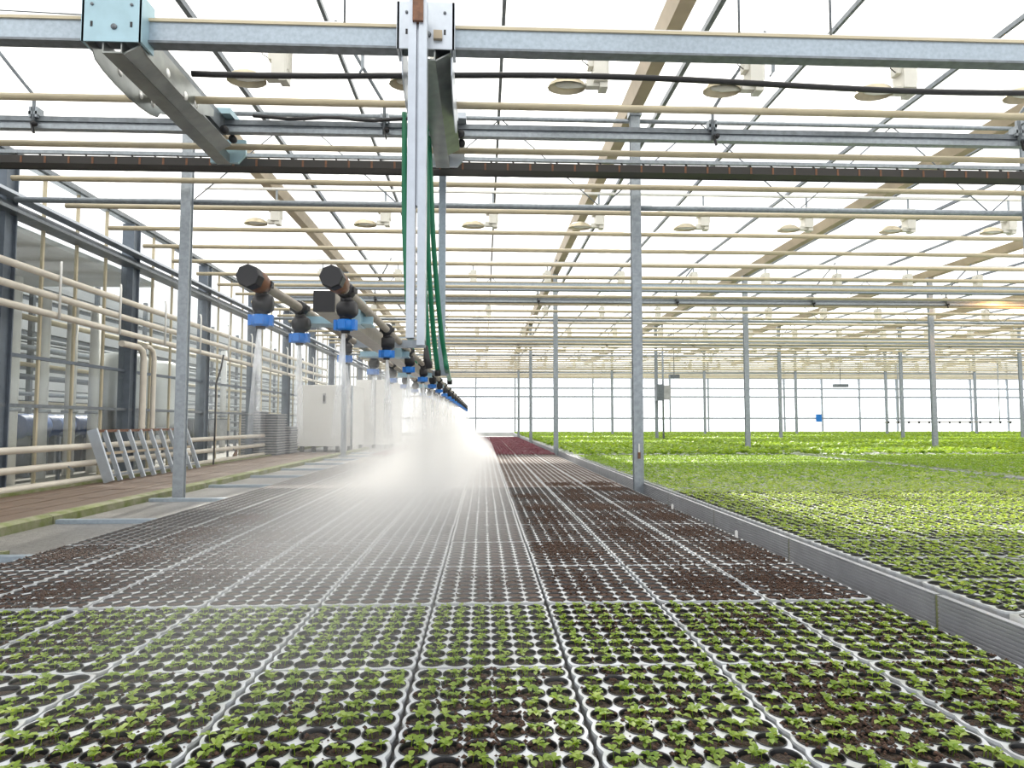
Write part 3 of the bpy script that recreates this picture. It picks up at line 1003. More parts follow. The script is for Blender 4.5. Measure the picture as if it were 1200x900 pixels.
# bed surface, kerb and beams
BZ = TT - TH
o = MB().box(-2.93, 1.47, YROW0 - 0.05, 17.4, 0.0, BZ - 0.0005).box(-2.2, 1.47, 17.4, YROW0 + NROW * TL, 0.0, BZ - 0.0005).build('bed_mat', 'mat'); tag(o, 'wet grey bed surface under the left trays', 'bed surface')
r = thing('bed_kerb', 'mossy green and grey kerb beam between walkway and bed', 'kerb', (-3.0, 0, 0))
for k in range(6):
    y0 = 2.2 + 2.55 * k
    MB().extrude([(-0.055, 0), (0.05, 0), (0.05, 0.055), (0.02, 0.066), (-0.03, 0.07), (-0.055, 0.06)], 'y', y0, y0 + 2.54).build('kerb_section', 'moss', r)
for k in range(10):
    y0 = 3.45 + 1.27 * k
    o = MB().box(-2.92, -2.16 if k > 1 else -2.2, y0, y0 + 0.055, BZ - 0.001, BZ + 0.028).build('bed_bearer', 'rail')
    tag(o, 'short blue-grey bearer between mossy kerb and trays, %s from the bed front' % nth(k + 1), 'beam', 'bed bearers')
o = MB().box(-2.93, -2.45, 3.56, 3.60, BZ - 0.001, BZ + 0.03).build('bearer_cap', 'moss'); tag(o, 'thin mossy strip behind the first blue-grey bearer', 'strip')

# walkway boards
r = thing('walkway', 'wet brown boarded walkway beside the glazed partition', 'walkway', (0, 0, 0))
bw = (4.36 - 3.07) / 9
for i in range(9):
    y = 3.0 - (i % 3) * 0.8
    while y < 15.0:
        ln = min(2.4, 15.6 - y)
        MB().box(-4.36 + bw * i + 0.004, -4.36 + bw * (i + 1) - 0.004, y, y + ln - 0.008, 0, 0.018 + random.uniform(0, .004)).build('plank', 'wood', r)
        y += ln
o = MB().box(-4.42, -4.37, 3.0, 15.6, 0, 0.045).build('edge_board', 'moss'); tag(o, 'mossy edge board along the partition side of the walkway', 'board')

# ================================================================== RIGHT BENCHES
BT = ZC - 0.570
bench_x = [(1.50, 5.30), (5.48, 9.25), (9.42, 13.18), (13.35, 17.1), (17.28, 21.05), (21.2, 24.95), (25.15, 28.9), (29.05, 32.6)]
ribs = []
nr = 9
for k in range(nr):
    z0 = 0.008 + (BT - 0.012) * k / nr; z1 = 0.008 + (BT - 0.012) * (k + 1) / nr
    ribs += [(0.0, z0), (0.0, z0 + (z1 - z0) * 0.6), (0.0035, z0 + (z1 - z0) * 0.72), (0.0035, z1 - 0.0005)]
profp = ribs + [(0.0, BT - 0.004), (0.0, BT), (0.022, BT), (0.022, 0.008)]
panel_me = MB().extrude([(p[0], p[1]) for p in profp], 'y', 0.0, 1.055).mesh('edge_panel', 'panel')
joint_me = MB().box(0.004, 0.02, -0.014, 0.0, 0.0, BT - 0.004).mesh('joint_strip', 'moss')
Y_P0 = 2.19 - 1.07
tray90 = []
RT = BT + 0.004
plant_cells = []
for bi, (x0, x1) in enumerate(bench_x):
    r = thing('planting_bench', ['ribbed aluminium bench of green plants beside the tray bed', 'aluminium bench of lush green plants, %s beyond the ribbed bench' % nth(max(bi, 1))][min(bi, 1)], 'bench', (x0, 0, 0), 'planting benches' if bi else None)
    MB().box(0.025, x1 - x0, Y_P0, 34.2, 0.0, RT - TH - 0.001).build('bench_bed', 'mat', r)
    if bi == 0:
        k = 0
        while Y_P0 + 1.07 * k < 33.2:
            put('edge_panel', panel_me, r, (0, Y_P0 + 1.07 * k, 0))
            put('joint_strip', joint_me, r, (0, Y_P0 + 1.07 * k, 0))
            k += 1
    else:
        MB().box(0.0, 0.025, Y_P0, 34.2, 0.0, BT).build('edge_panel', 'panel', r)
    MB().box(x1 - x0, x1 - x0 + 0.025, Y_P0, 34.2, 0.0, BT).build('edge_panel', 'panel', r)
    nx = int((x1 - x0 - 0.06) / 0.605)
    ny = int((34.1 - Y_P0) / 0.405)
    for j in range(ny):
        for i in range(nx):
            tray90.append((x0 + 0.05 + 0.61 * (i + 0.5), Y_P0 + 0.02 + 0.405 * (j + 0.5), RT, bi))
tray90 = np.array(tray90)
dist = np.hypot(tray90[:, 0] * 0.6, tray90[:, 1])
inview = np.array([(lambda p: p is not None and -60 < p[0] < 1260 and p[1] < 960)(proj(t[:3])) for t in tray90])
okv = np.where(inview)[0]
okv = okv[np.argsort(dist[okv])]
sel = okv[:300 - n_tray]
for k in sel:
    t = tray90[k]
    o = put('seedling_tray', tray_me, None, tuple(t[:3]), rz=math.pi / 2)
    b_ = int(t[3]); ci = int((t[0] - bench_x[b_][0] - 0.05) / 0.61) + 1; ri_ = int((t[1] - Y_P0 - 0.02) / 0.405) + 1
    tag(o, 'crosswise plant tray, %s in on the %s bench, %s row from bench end' % (nth(ci), 'ribbed' if b_ == 0 else nth(b_ + 1), nth(ri_)), 'tray', 'crosswise trays on the bench')
mask = np.ones(len(tray90), bool); mask[sel] = False
rest = tray90[mask]
o = scatter('bench_trays', [lt], rest[:, :3], np.full(len(rest), math.pi / 2), np.ones(len(rest)), ['tray'])
tag(o, 'white trays under the plants deeper on the benches', 'trays', kind='stuff')

# plants on the right: every pot near by, denser canopy clumps further away
gx, gy = np.meshgrid((np.arange(9) - 4) * PR, (np.arange(6) - 2.5) * PC)
g = np.stack([gx.ravel(), gy.ravel()], -1)
allp = (tray90[:, None, :2] + g[None]).reshape(-1, 2)
d = allp[:, 1]
vis_r = np.array([True] * len(allp))
# frame test, vectorised
RT_ = np.array(_R.transposed())
P3 = np.concatenate([allp, np.full((len(allp), 1), RT - ZC)], 1)
vv = P3 @ RT_.T
ppx = 600 + F_PX * vv[:, 0] / np.maximum(-vv[:, 2], .02)
inf = (ppx > -80) & (ppx < 1330)
nearp = allp[inf & (d < 5.4)]
pos = np.concatenate([nearp, np.full((len(nearp), 1), RT)], 1)
vpr = [mk(None, (pot_mb(8, False), 0), (soil_mb(8, s), 1)) for s in range(2)]
o = scatter('bench_pots', vpr, pos, np.zeros(len(pos)), np.ones(len(pos)), ['pot', 'soil']); tag(o, 'black pots in the nearest crosswise trays on the ribbed bench', 'pots', kind='stuff')
vg = [tri(seedling_mb(500 + s, 4, 1.15, True)) for s in range(8)]
o = scatter('bench_seedlings', vg, pos + np.array([0, 0, 0.002]), rng.uniform(0, 6.28, len(pos)), rng.uniform(0.9, 1.3, len(pos)), ['leaf_a', 'leaf_b'])
tag(o, 'young pale green plants in the nearest crosswise trays', 'plants', kind='stuff')
midp = allp[inf & (d >= 5.4) & (d < 11)]
pale = rng.random(len(midp)) < np.clip((8.6 - midp[:, 1]) / 3.2, 0, 1)
pos = np.concatenate([midp[pale], np.full((pale.sum(), 1), RT)], 1)
o = scatter('bench_seedlings', [tri(seedling_mb(560 + s, 4, 1.5, True)) for s in range(6)], pos, rng.uniform(0, 6.28, len(pos)), rng.uniform(0.9, 1.25, len(pos)), ['leaf_a', 'leaf_b'])
tag(o, 'paler plants mixed among the lush ones past the nearest trays', 'plants', kind='stuff')
midp = midp[~pale]
midp = midp[rng.random(len(midp)) < 0.85]
pos = np.concatenate([midp, np.full((len(midp), 1), RT)], 1)
v2 = [tri(seedling_mb(600 + s, 3, 2.2, True)) for s in range(8)]
o = scatter('bench_plants', v2, pos, rng.uniform(0, 6.28, len(pos)), rng.uniform(0.8, 1.2, len(pos)), ['leaf_c', 'leaf_d']); tag(o, 'bright green leafy plants filling the middle of the benches', 'plants', kind='stuff')
farp = allp[inf & (d >= 11)]
farp = farp[rng.random(len(farp)) < 0.30]
pos = np.concatenate([farp + rng.normal(0, .03, farp.shape), np.full((len(farp), 1), RT)], 1)
v3 = [tri(seedling_mb(700 + s, 3, 5.0, True)) for s in range(6)]
o = scatter('distant_plants', v3, pos, rng.uniform(0, 6.28, len(pos)), rng.uniform(0.8, 1.15, len(pos)), ['leaf_c', 'leaf_d']); tag(o, 'lush green plants covering the far benches', 'plants', kind='stuff')
# small white plant markers in the brown bed
for (px_, py_, ml) in ((788, 597, 'small white plant marker at the tray edge nearer the steel post'), (863, 630, 'small white plant marker at the tray edge nearer the green sprouts')):
    p = atZ(px_, py_, TT + 0.004)
    o = MB().box(-0.008, 0.008, -0.001, 0.001, -0.01, 0.035).extrude([(-0.008, 0.035), (0.008, 0.035), (0.0, 0.042)], 'y', -0.001, 0.001).build('plant_marker', 'white', None, p)
    tag(o, ml, 'marker', 'plant markers')

# ================================================================== IRRIGATION BOOM
BX_L, BX_R, BZB = -0.70, -0.455, ZC + 0.435
Y_A, Y_B = 2.08, 18.6
boom = thing('irrigation_boom', 'long twin-pipe spray boom with black and blue nozzles hung from a trolley', 'irrigation boom', (BX_R, RY1, BZB))


def bp(mb, name, mats, parent=boom):
    o = mb.build(name, mats, parent)
    off = Vector(boom.location)
    if parent is not boom: off = off + Vector(parent.location)
    return o


def rel(p): return Vector(p) - Vector(boom.location)


for x in (BX_L, BX_R):
    p = bp(MB().tube([rel((x, Y_A, BZB)), rel((x, Y_B, BZB))], 0.0165, 12), 'boom_pipe', 'pipe_grey')
    c = MB().lathe([(0.018, 0.0), (0.031, 0.0), (0.034, -0.03), (0.034, -0.075), (0.028, -0.085)], 14, rel((x, Y_A + 0.03, BZB)), axis='y')
    c.build('coupling', 'rust', p)
    c = MB().lathe([(0.030, 0.0), (0.036, -0.004), (0.036, -0.045), (0.033, -0.05), (0.0, -0.05)], 8, rel((x, Y_A - 0.05, BZB)), axis='y', smooth=False)
    c.build('end_cap', 'black', p)


def nozzle_meshes():
    d = {}
    mb = MB().lathe([(0.0165, -0.022), (0.026, -0.022), (0.028, -0.012), (0.028, 0.012), (0.026, 0.022), (0.0165, 0.022)], 12, (0, 0, 0), axis='y')
    mb.box(-0.034, 0.034, -0.016, 0.016, -0.01, 0.008)
    mb.tube([(0, 0, -0.02), (0, 0, -0.045)], 0.018, 10)
    mb.lathe([(0.0, -0.030), (0.022, -0.030), (0.031, -0.018), (0.033, 0.0), (0.031, 0.018), (0.022, 0.030), (0.0, 0.030)], 12, (0.006, 0, -0.062), axis='x')
    mb.tube([(0, 0, -0.07), (0, 0, -0.10)], 0.02, 10)
    mb.tube([(-0.02, -0.02, 0.02), (-0.03, -0.02, 0.034)], 0.006, 6)
    d['body'] = mb.mesh('nozzle_body', 'black')
    mb = MB().lathe([(0.0, -0.098), (0.026, -0.098), (0.030, -0.104), (0.030, -0.128), (0.024, -0.134), (0.0, -0.134)], 16, (0, 0, 0))
    for s in (-1, 1):
        mb.box(s * 0.026, s * 0.037, -0.012, 0.012, -0.132, -0.098)
    mb.box(-0.012, 0.012, 0.026, 0.034, -0.13, -0.10).box(-0.012, 0.012, -0.034, -0.026, -0.13, -0.10)
    d['cap'] = mb.mesh('nozzle_cap', 'blue')
    mb = MB().lathe([(0.0, -0.134), (0.016, -0.134), (0.014, -0.142), (0.0, -0.142)], 10)
    d['tip'] = mb.mesh('nozzle_tip', 'black')
    return d


NM = nozzle_meshes()
noz = [(BX_L, 2.11), (BX_L, 2.55)] + [(BX_L, 3.38 + 0.86 * k) for k in range(17)] + [(BX_R, 2.20 + 0.93 * k) for k in range(18)]
for x, y in noz:
    if y > Y_B - 0.1: continue
    nb = put('nozzle', NM['body'], boom, rel((x, y, BZB)), rz=random.uniform(-.3, .3))
    cp = put('nozzle_cap', NM['cap'], nb); put('nozzle_tip', NM['tip'], nb)

# square carrier tube between the pipes and brackets
XM = (BX_L + BX_R) / 2 + 0.03
bm = bp(MB().box(*[v for v in (XM - 0.035 - boom.location.x, XM + 0.035 - boom.location.x, 2.30 - boom.location.y, 7.5 - boom.location.y, -0.055, 0.015)]), 'carrier_tube', 'pipe_grey')
MB().box(XM - 0.036 - boom.location.x, XM + 0.036 - boom.location.x, 2.285 - boom.location.y, 2.30 - boom.location.y, -0.056, 0.016).build('tube_end_shade', 'black', bm)  # black cover paints the shade inside the open tube end
for y in (2.62, 3.9, 5.6, 7.3):
    mb = MB().box(BX_L - boom.location.x - 0.02, BX_R - boom.location.x + 0.02, y - boom.location.y, y + 0.008 - boom.location.y, -0.05, -0.02)
    mb.box(BX_R - boom.location.x - 0.06, BX_R - boom.location.x - 0.018, y - 0.06 - boom.location.y, y + 0.06 - boom.location.y, -0.06, 0.045)
    mb.box(BX_L - boom.location.x - 0.02, BX_R - boom.location.x + 0.02, y - 0.05 - boom.location.y, y + 0.06 - boom.location.y, -0.056, -0.05)
    mb.build('cross_bracket', 'plate', boom)

# drop frame: two aluminium profiles in front, one behind
TX = -0.335
ZTOP = 3.05


def bx_(x0, x1, y0, y1, z0, z1):
    a = rel((x0, y0, z0)); b = rel((x1, y1, z1))
    return (a.x, b.x, a.y, b.y, a.z, b.z)


PXC = atY(490, 100, 3.62).x
mb = MB().box(*bx_(PXC - 0.052, PXC - 0.008, 3.58, 3.66, BZB + 0.02, ZTOP)).box(*bx_(PXC + 0.006, PXC + 0.050, 3.58, 3.66, BZB - 0.02, ZTOP)).box(*bx_(PXC - 0.006, PXC + 0.006, 3.60, 3.65, BZB + 0.75, ZTOP))
mb.build('front_mast', 'alu', boom)
MB().box(*bx_(PXC - 0.028, PXC + 0.030, 3.56, 3.68, ZTOP - 0.14, ZTOP + 0.006)).build('mast_block', 'rust', boom)
MB().box(*bx_(TX - 0.06, TX + 0.0, 5.75, 5.81, BZB - 0.02, 2.92)).build('rear_mast', 'rail', boom)
MB().box(*bx_(BX_L, TX + 0.03, 5.76, 5.80, BZB - 0.03, BZB + 0.01)).build('rear_foot', 'galv', boom)
MB().box(*bx_(BX_L, PXC + 0.05, 3.60, 3.64, BZB - 0.03, BZB + 0.01)).build('front_foot', 'galv', boom)
MB().bar(rel((PXC + 0.10, 3.72, 2.93)), rel((TX - 0.02, 5.85, 2.93)), 0.05, 0.05).build('ladder_bar', 'gutter', boom)
for k in range(5):
    y = 3.9 + 0.4 * k
    MB().box(*bx_(PXC + 0.02, PXC + 0.17, y, y + 0.02, 2.905, 2.93)).build('bar_clip', 'galv_dark', boom)

# green hoses
HOSES = [([(474, 132, 5.0), (474, 180, 5.02), (474, 260, 5.05), (477, 340, 5.1), (481, 400, 5.2), (487, 428, 5.3)], 'green hose hanging on the walkway side of the aluminium mast'),
         ([(492, 132, 5.0), (494, 200, 5.0), (496, 300, 5.1), (500, 380, 5.3), (503, 424, 5.4)], 'green hose hanging close behind the aluminium mast'),
         ([(499, 138, 5.0), (500, 200, 5.05), (502, 300, 5.2), (508, 390, 5.5), (513, 434, 5.7)], 'long green hose curving from the trolley down to the boom'),
         ([(502, 146, 5.1), (505, 220, 5.15), (509, 300, 5.3), (516, 380, 5.55), (521, 415, 5.66), (524, 434, 5.72), (527, 445, 6.9)], 'outermost green hose sweeping down to the far part of the boom')]
for k, (pp, lab) in enumerate(HOSES):
    P = [atY(*q) for q in pp]
    pts = []
    for i in range(len(P) - 1):
        p0, p1, p2, p3 = P[max(i - 1, 0)], P[i], P[i + 1], P[min(i + 2, len(P) - 1)]
        for q in range(6):
            t = q / 6
            pts.append(0.5 * ((2 * p1) + (p2 - p0) * t + (2 * p0 - 5 * p1 + 4 * p2 - p3) * t * t + (3 * p1 - p0 - 3 * p2 + p3) * t ** 3))
    pts.append(P[-1])
    h = thing('green_hose', lab, 'hose', tuple(P[-1]))
    MB().tube([p - P[-1] for p in pts], 0.021, 10).build('hose_tube', 'hose', h)
    MB().lathe([(0.0, 0), (0.025, 0), (0.027, 0.05), (0.0, 0.06)], 10, (0, 0, -0.05)).build('hose_fitting', 'black', h)
o = MB().tube([atY(499, 405, 4.6), atY(500, 420, 4.6), atY(503, 432, 4.6)], 0.02, 10, radii=[0.014, 0.024, 0.026]).build('filter_cartridge', 'black', boom)
o.location = -Vector(boom.location)

# trolleys
def trolley(xc, label, left):
    r = thing('rail_trolley', label, 'trolley', (xc, RY1, RZ))
    w = 0.165
    # front plate with folded edges and slots
    mb = MB().box(-w, w, -0.115, -0.105, -0.115, 0.165)
    mb.box(-w - 0.003, -w + 0.012, -0.115, 0.03, -0.115, 0.165)
    mb.box(w - 0.012, w + 0.003, -0.115, 0.03, -0.115, 0.165)
    mb.build('face_plate', 'plate' if left else 'alu', r)
    for sx in (-1, 1):
        MB().lathe([(0.0, -0.006), (0.009, -0.006), (0.009, 0.0), (0.0, 0.0)], 8, (sx * 0.11, -0.115, 0.10), axis='y').build('bolt', 'galv_dark', r)
        MB().box(sx * 0.11 - 0.006, sx * 0.11 + 0.006, -0.118, -0.114, -0.03, 0.0).build('slot', 'black', r)
    MB().lathe([(0.0, -0.006), (0.017, -0.006), (0.017, 0.0), (0.0, 0.0)], 12, (0.015, -0.115, -0.03), axis='y').build('axle_hole', 'galv_dark', r)
    # side cheeks with round lower edge
    for sx in (-1, 1):
        pr = [(-0.10, -0.115), (-0.10, 0.0)]
        pr = [(-0.105, 0.16), (-0.105, -0.115)]
        for k in range(9):
            a = math.pi * k / 8
            pr.append((0.36 - 0.40 * math.cos(a), -0.125 - ((0.085 if sx < 0 else 0.02) if left else 0.20) * math.sin(a) ** 0.8))
        pr += [(0.95, -0.05), (0.95, 0.0), (0.10, 0.0), (0.03, 0.16)]
        mb = MB().extrude(pr, 'x', sx * (w - 0.02) - 0.003, sx * (w - 0.02) + 0.003)
        ch = mb.build('side_cheek', 'trolley' if left else 'alu', r)
        for (yy, zz) in ((0.25, -0.10), (0.50, -0.12), (0.66, -0.10)):
            MB().lathe([(0.0, -0.0045), (0.028, -0.0045), (0.028, 0.0045), (0.0, 0.0045)], 10, (sx * (w - 0.02), yy, zz), axis='x').build('cheek_light_disc', 'white', ch)  # white disc painted for the light seen through the cheek hole
    # long channel running back to the rear track
    L1 = RY2 - RY1 + 0.30
    MB().extrude([(-0.055, -0.175), (0.055, -0.175), (0.055, -0.10), (0.047, -0.10), (0.047, -0.165), (-0.047, -0.165), (-0.047, -0.10), (-0.055, -0.10)], 'y', -0.10, L1).build('channel_beam', 'trolley', r)
    MB().extrude([(0.055, -0.17), (0.145, -0.12), (0.145, -0.11), (0.055, -0.16)], 'y', -0.08, L1 - 0.25).build('channel_web', 'trolley', r)
    MB().box(0.10, 0.13, 0.05, L1 - 0.3, -0.06, 0.06).build('guide_bar', 'galv_dark', r)
    # rear carriage on the track
    MB().extrude([(-0.10, -0.17), (0.12, -0.17), (0.18, -0.10), (0.18, 0.02), (-0.10, 0.02)], 'y', L1 - 0.03, L1).build('rear_plate', 'plate' if left else 'alu', r)
    MB().box(0.06, 0.20, L1 - 0.42, L1 - 0.10, 0.055, 0.10).build('carriage_cover', 'plate' if left else 'alu', r)
    for sy in (0.05, -0.12):
        MB().lathe([(0.0, -0.015), (0.03, -0.015), (0.03, 0.015), (0.0, 0.015)], 12, (0.16, RY2 - RY1 + sy, -0.07), axis='y').build('wheel', 'black', r)
    MB().box(0.05, 0.14, 0.10, 0.30, -0.11, 0.0).build('motor_block', 'cable', r)
    MB().lathe([(0.0, -0.06), (0.035, -0.06), (0.035, 0.06), (0.0, 0.06)], 12, (0.04, 0.03, 0.19), axis='x').build('drive_wheel', 'rust', r)
    MB().lathe([(0.0, -0.03), (0.05, -0.03), (0.05, 0.02), (0.0, 0.02)], 12, (-0.10, 0.0, 0.115), axis='y').build('wheel', 'black', r)
    return r


trolley(atY(131, 34, RY1 - 0.11).x, 'pale blue plated trolley with open channel beam on the broad rail', True)
trolley(atY(499, 40, RY1 - 0.11).x, 'aluminium plated trolley above the green hoses', False)

# a second boom seen far off between the posts
r = thing('irrigation_boom', 'far spray boom of dark nozzles near the end wall', 'irrigation boom', (0, 23.95, 0))
a, b2 = atY(1035, 495, 23.95), atY(1190, 494, 23.95)
MB().tube([(a.x, 0, a.z), (b2.x, 0, b2.z)], 0.02, 6).build('boom_pipe', 'pipe_grey', r)
for k in range(13):
    x = a.x + (b2.x - a.x) * (k + .5) / 13
    MB().tube([(x, 0, a.z + 0.05), (x, 0, a.z - 0.04)], 0.035, 6).build('nozzle', 'black', r)
for x in (a.x + 0.6, b2.x - 0.6):
    MB().tube([(x, 0, a.z), (x, 0, 3.93)], 0.015, 6).build('drop_rod', 'galv', r)

# ================================================================== LEFT SIDE
# low heating pipes along the partition
for k, (py_, l) in enumerate(((529, 'topmost beige heating pipe of three low along the partition'), (553, 'middle beige heating pipe of three low along the partition'), (576, 'lowest beige heating pipe of three low along the partition'))):
    p = atX(2, py_, -4.47)
    o = MB().tube([(-4.47, 3.5, p.z), (-4.47, 13.8, p.z)], 0.036, 10).build('heating_pipe', 'cream_pipe'); tag(o, l, 'pipe')
for k, y in enumerate((5.2, 7.3, 9.6, 12.0)):
    o = MB().box(-4.53, -4.505, y, y + 0.03, 0, 0.55).bar((-4.50, y, 0.30), (-4.40, y + .1, 0.18), 0.015, 0.015).build('pipe_bracket', 'galv_dark'); tag(o, ['small dark low-pipe bracket by the blue-grey column', 'small dark low-pipe bracket before the leaning grate', 'small dark low-pipe bracket behind the leaning grate', 'small dark low-pipe bracket near the stacked crates'][k], 'bracket', 'low pipe brackets')
# upper pipes
for k, (py_, l) in enumerate(((303, 'topmost thick cream pipe of three high along the partition'), (329, 'middle thick cream pipe of three high along the partition'), (353, 'lowest thick cream pipe of three high along the partition'))):
    p = atX(2, py_, -4.45)
    o = MB().tube([(-4.45, 3.5, p.z), (-4.45, 19.0, p.z - 0.03)], 0.036, 10).build('supply_pipe', 'cream_pipe'); tag(o, l, 'pipe')
zu = [atX(2, q, -4.45).z for q in (303, 329, 353)]
for k in range(11):
    y = 5.9 + 1.15 * k
    o = MB().tube([(-4.40, y, zu[2] - 0.05), (-4.40, y, zu[0] + 0.10), (-4.42, y + .03, zu[0] + .16), (-4.46, y + 0.10, zu[0] + 0.18)], 0.012, 6).build('riser_pipe', 'white'); tag(o, nth(k + 1) + ' thin white riser linking the high cream pipes along the partition', 'pipe', 'thin risers on the high pipes')
for (px0, l) in ((169, 'cream downpipe with swan neck reaching the leaning grate'), (181, 'slimmer cream downpipe beside the milky tank')):
    p = atX(px0, 410, -4.45)
    y = p.y
    o = MB().tube([(p.x, y - (0.55 if px0 == 169 else 0.24), p.z + 0.02), (p.x, y - 0.15, p.z + 0.02), (p.x, y - 0.04, p.z - 0.02), (p.x, y, p.z - 0.12), (p.x, y, 0.55), (p.x, y, 0.49)], 0.04 if px0 == 169 else 0.032, 10).build('down_pipe', 'cream_pipe'); tag(o, l, 'pipe')
# leaning metal grate
p0 = atZ(131, 566, 0.02); p1 = atZ(238, 549, 0.02)
gy0, gy1 = p0.y, p1.y
r = thing('leaning_grate', 'pale slatted metal grate leaning on the low heating pipes', 'grate', (-4.20, gy0, 0.032))
gl = gy1 - gy0
ln_x, ln_z = -0.20, 0.57


def gpt(t, h): return Vector((ln_x * h, gl * t, ln_z * h))


MB().bar(gpt(0, 1.0), gpt(1, 1.0), 0.04, 0.03).build('top_rail', 'rust', r)
MB().bar(gpt(0, 0.12), gpt(1, 0.12), 0.03, 0.025).build('bottom_rail', 'galv', r)
MB().bar(gpt(0, 0.55), gpt(1, 0.55), 0.03, 0.03).build('middle_rail', 'gutter', r)
MB().bar(gpt(0.0, 0), gpt(0.0, 1.03), 0.03, 0.11).build('end_board', 'alu', r)
sl = MB().bar(gpt(0, 0.0), gpt(0, 1.0), 0.025, 0.05).mesh('slat', 'alu')
for k in range(9): put('slat', sl, r, (0.015, gl * (0.085 + 0.112 * k), 0))

# things in the service corridor, seen through the glass
big = MB().tube([(0, 0, 0), (0, 0, 2.35)], 0.065, 12).mesh('standpipe', 'white')
for k, (px0, X) in enumerate(((50, -5.5), (83, -5.5), (110, -5.5), (14, -5.3), (215, -5.7), (262, -6.0))):
    p = atX(px0, 450, X)
    r = thing('standpipe', ['thick white standpipe between the first two blue drums', 'thick white standpipe between the second and third blue drums', 'thick white standpipe between the third and fourth blue drums', 'thick white standpipe in front of the first blue drum', 'thick white standpipe behind the milky tank', 'thick white standpipe behind the grey steel bin'][k], 'pipe', (X, p.y, 0), 'white standpipes behind the partition')
    put('pipe_shaft', big, r)
    MB().lathe([(0.07, 0), (0.10, 0), (0.10, 0.04), (0.07, 0.04)], 12, (0, 0, 0.82)).build('flange', 'galv', r)
for k in range(11):
    z = 0.30 + 0.20 * k + 0.05 * (k % 2)
    o = MB().tube([(-6.3 - 0.1 * (k % 3), 4, z), (-6.3 - 0.1 * (k % 3), 30, z)], 0.03 + 0.012 * (k % 2), 8).build('service_pipe', ['beige', 'galv', 'galv_dark'][k % 3]); tag(o, ['beige', 'grey', 'dark grey'][k % 3] + ' pipe along the service corridor, ' + nth(k + 1) + ' up from its floor', 'pipe', ['beige', 'grey', 'dark'][k % 3] + ' service pipes')
for k in range(14):
    y = 5.0 + 1.6 * k
    o = MB().box(-6.55, -6.49, y, y + 0.06, 0, 3.0).build('pipe_stand', 'galv_dark'); tag(o, nth(k + 1) + ' dark upright holding pipes along the service corridor', 'upright', 'service corridor uprights')
for k, px0 in enumerate((33, 63, 94, 121)):
    p = atX(px0, 500, -5.95)
    r = thing('blue_drum', nth(k + 1) + ' dark blue drum in the line leading to the grey tank', 'drum', (-5.95, p.y, p.z), 'blue drums behind the partition')
    MB().lathe([(0.0, -0.26), (0.15, -0.26), (0.165, -0.24), (0.165, -0.09), (0.172, -0.08), (0.165, -0.07), (0.165, 0.07), (0.172, 0.08), (0.165, 0.09), (0.165, 0.24), (0.15, 0.26), (0.0, 0.26)], 16, axis='y').build('drum_body', 'bluedrum', r)
    MB().box(-0.14, 0.14, -0.2, -0.15, -p.z, -0.12).box(-0.14, 0.14, 0.15, 0.2, -p.z, -0.12).build('drum_stand', 'galv_dark', r)
# milky tank
p = atX(191, 445, -5.05)
r = thing('water_tank', 'tall milky white tank standing behind the glass', 'tank', (-5.05, p.y, 0))
MB().lathe([(0.0, 0.62), (0.20, 0.62), (0.27, 0.70), (0.28, 0.9), (0.28, 1.45), (0.24, 1.60), (0.10, 1.66), (0.0, 1.66)], 20).build('tank_shell', 'tank', r)
MB().box(-0.22, -0.18, -0.2, 0.2, 0, 0.63).box(0.18, 0.22, -0.2, 0.2, 0, 0.63).build('tank_stand', 'galv_dark', r)
p = atX(118, 430, -5.2)
r = thing('water_tank', 'dull grey cylindrical tank beside the blue drums', 'tank', (-5.3, atX(146, 440, -5.3).y, 0))
MB().lathe([(0.0, 0.9), (0.30, 0.9), (0.33, 0.94), (0.33, 1.60), (0.28, 1.70), (0.0, 1.74)], 20).build('tank_shell', 'clad', r)
MB().box(-0.22, -0.18, -0.2, 0.2, 0, 0.91).box(0.18, 0.22, -0.2, 0.2, 0, 0.91).build('tank_stand', 'galv_dark', r)
# grey bins on a table
for (pa, l) in ((226, 'dark control box on a rail near the milky tank'), (252, 'grey steel bin near the stacked crates')):
    p = atX(pa, 500, -5.0)
    r = thing('service_box', l, 'box', (-5.0, p.y, 0))
    h = 0.75
    MB().box(-0.15, 0.15, -0.35, 0.35, 0.36, h).build('box_body', 'black' if pa == 226 else 'crate', r)
    MB().box(-0.16, 0.16, -0.36, 0.36, h, h + 0.02).build('box_lid', 'galv_dark', r)
    for sx in (-.13, .11):
        for sy in (-.33, .31): MB().box(sx, sx + .02, sy, sy + .02, 0, .36).build('leg', 'galv_dark', r)
o = MB().tube([atX(262, 416, -4.36), atX(259, 432, -4.36), atX(253, 450, -4.36), atX(252, 500, -4.36), atX(250, 545, -4.36)], 0.014, 7).build('hanging_cable', 'black'); tag(o, 'dark cable dangling from the high cream pipes', 'cable')

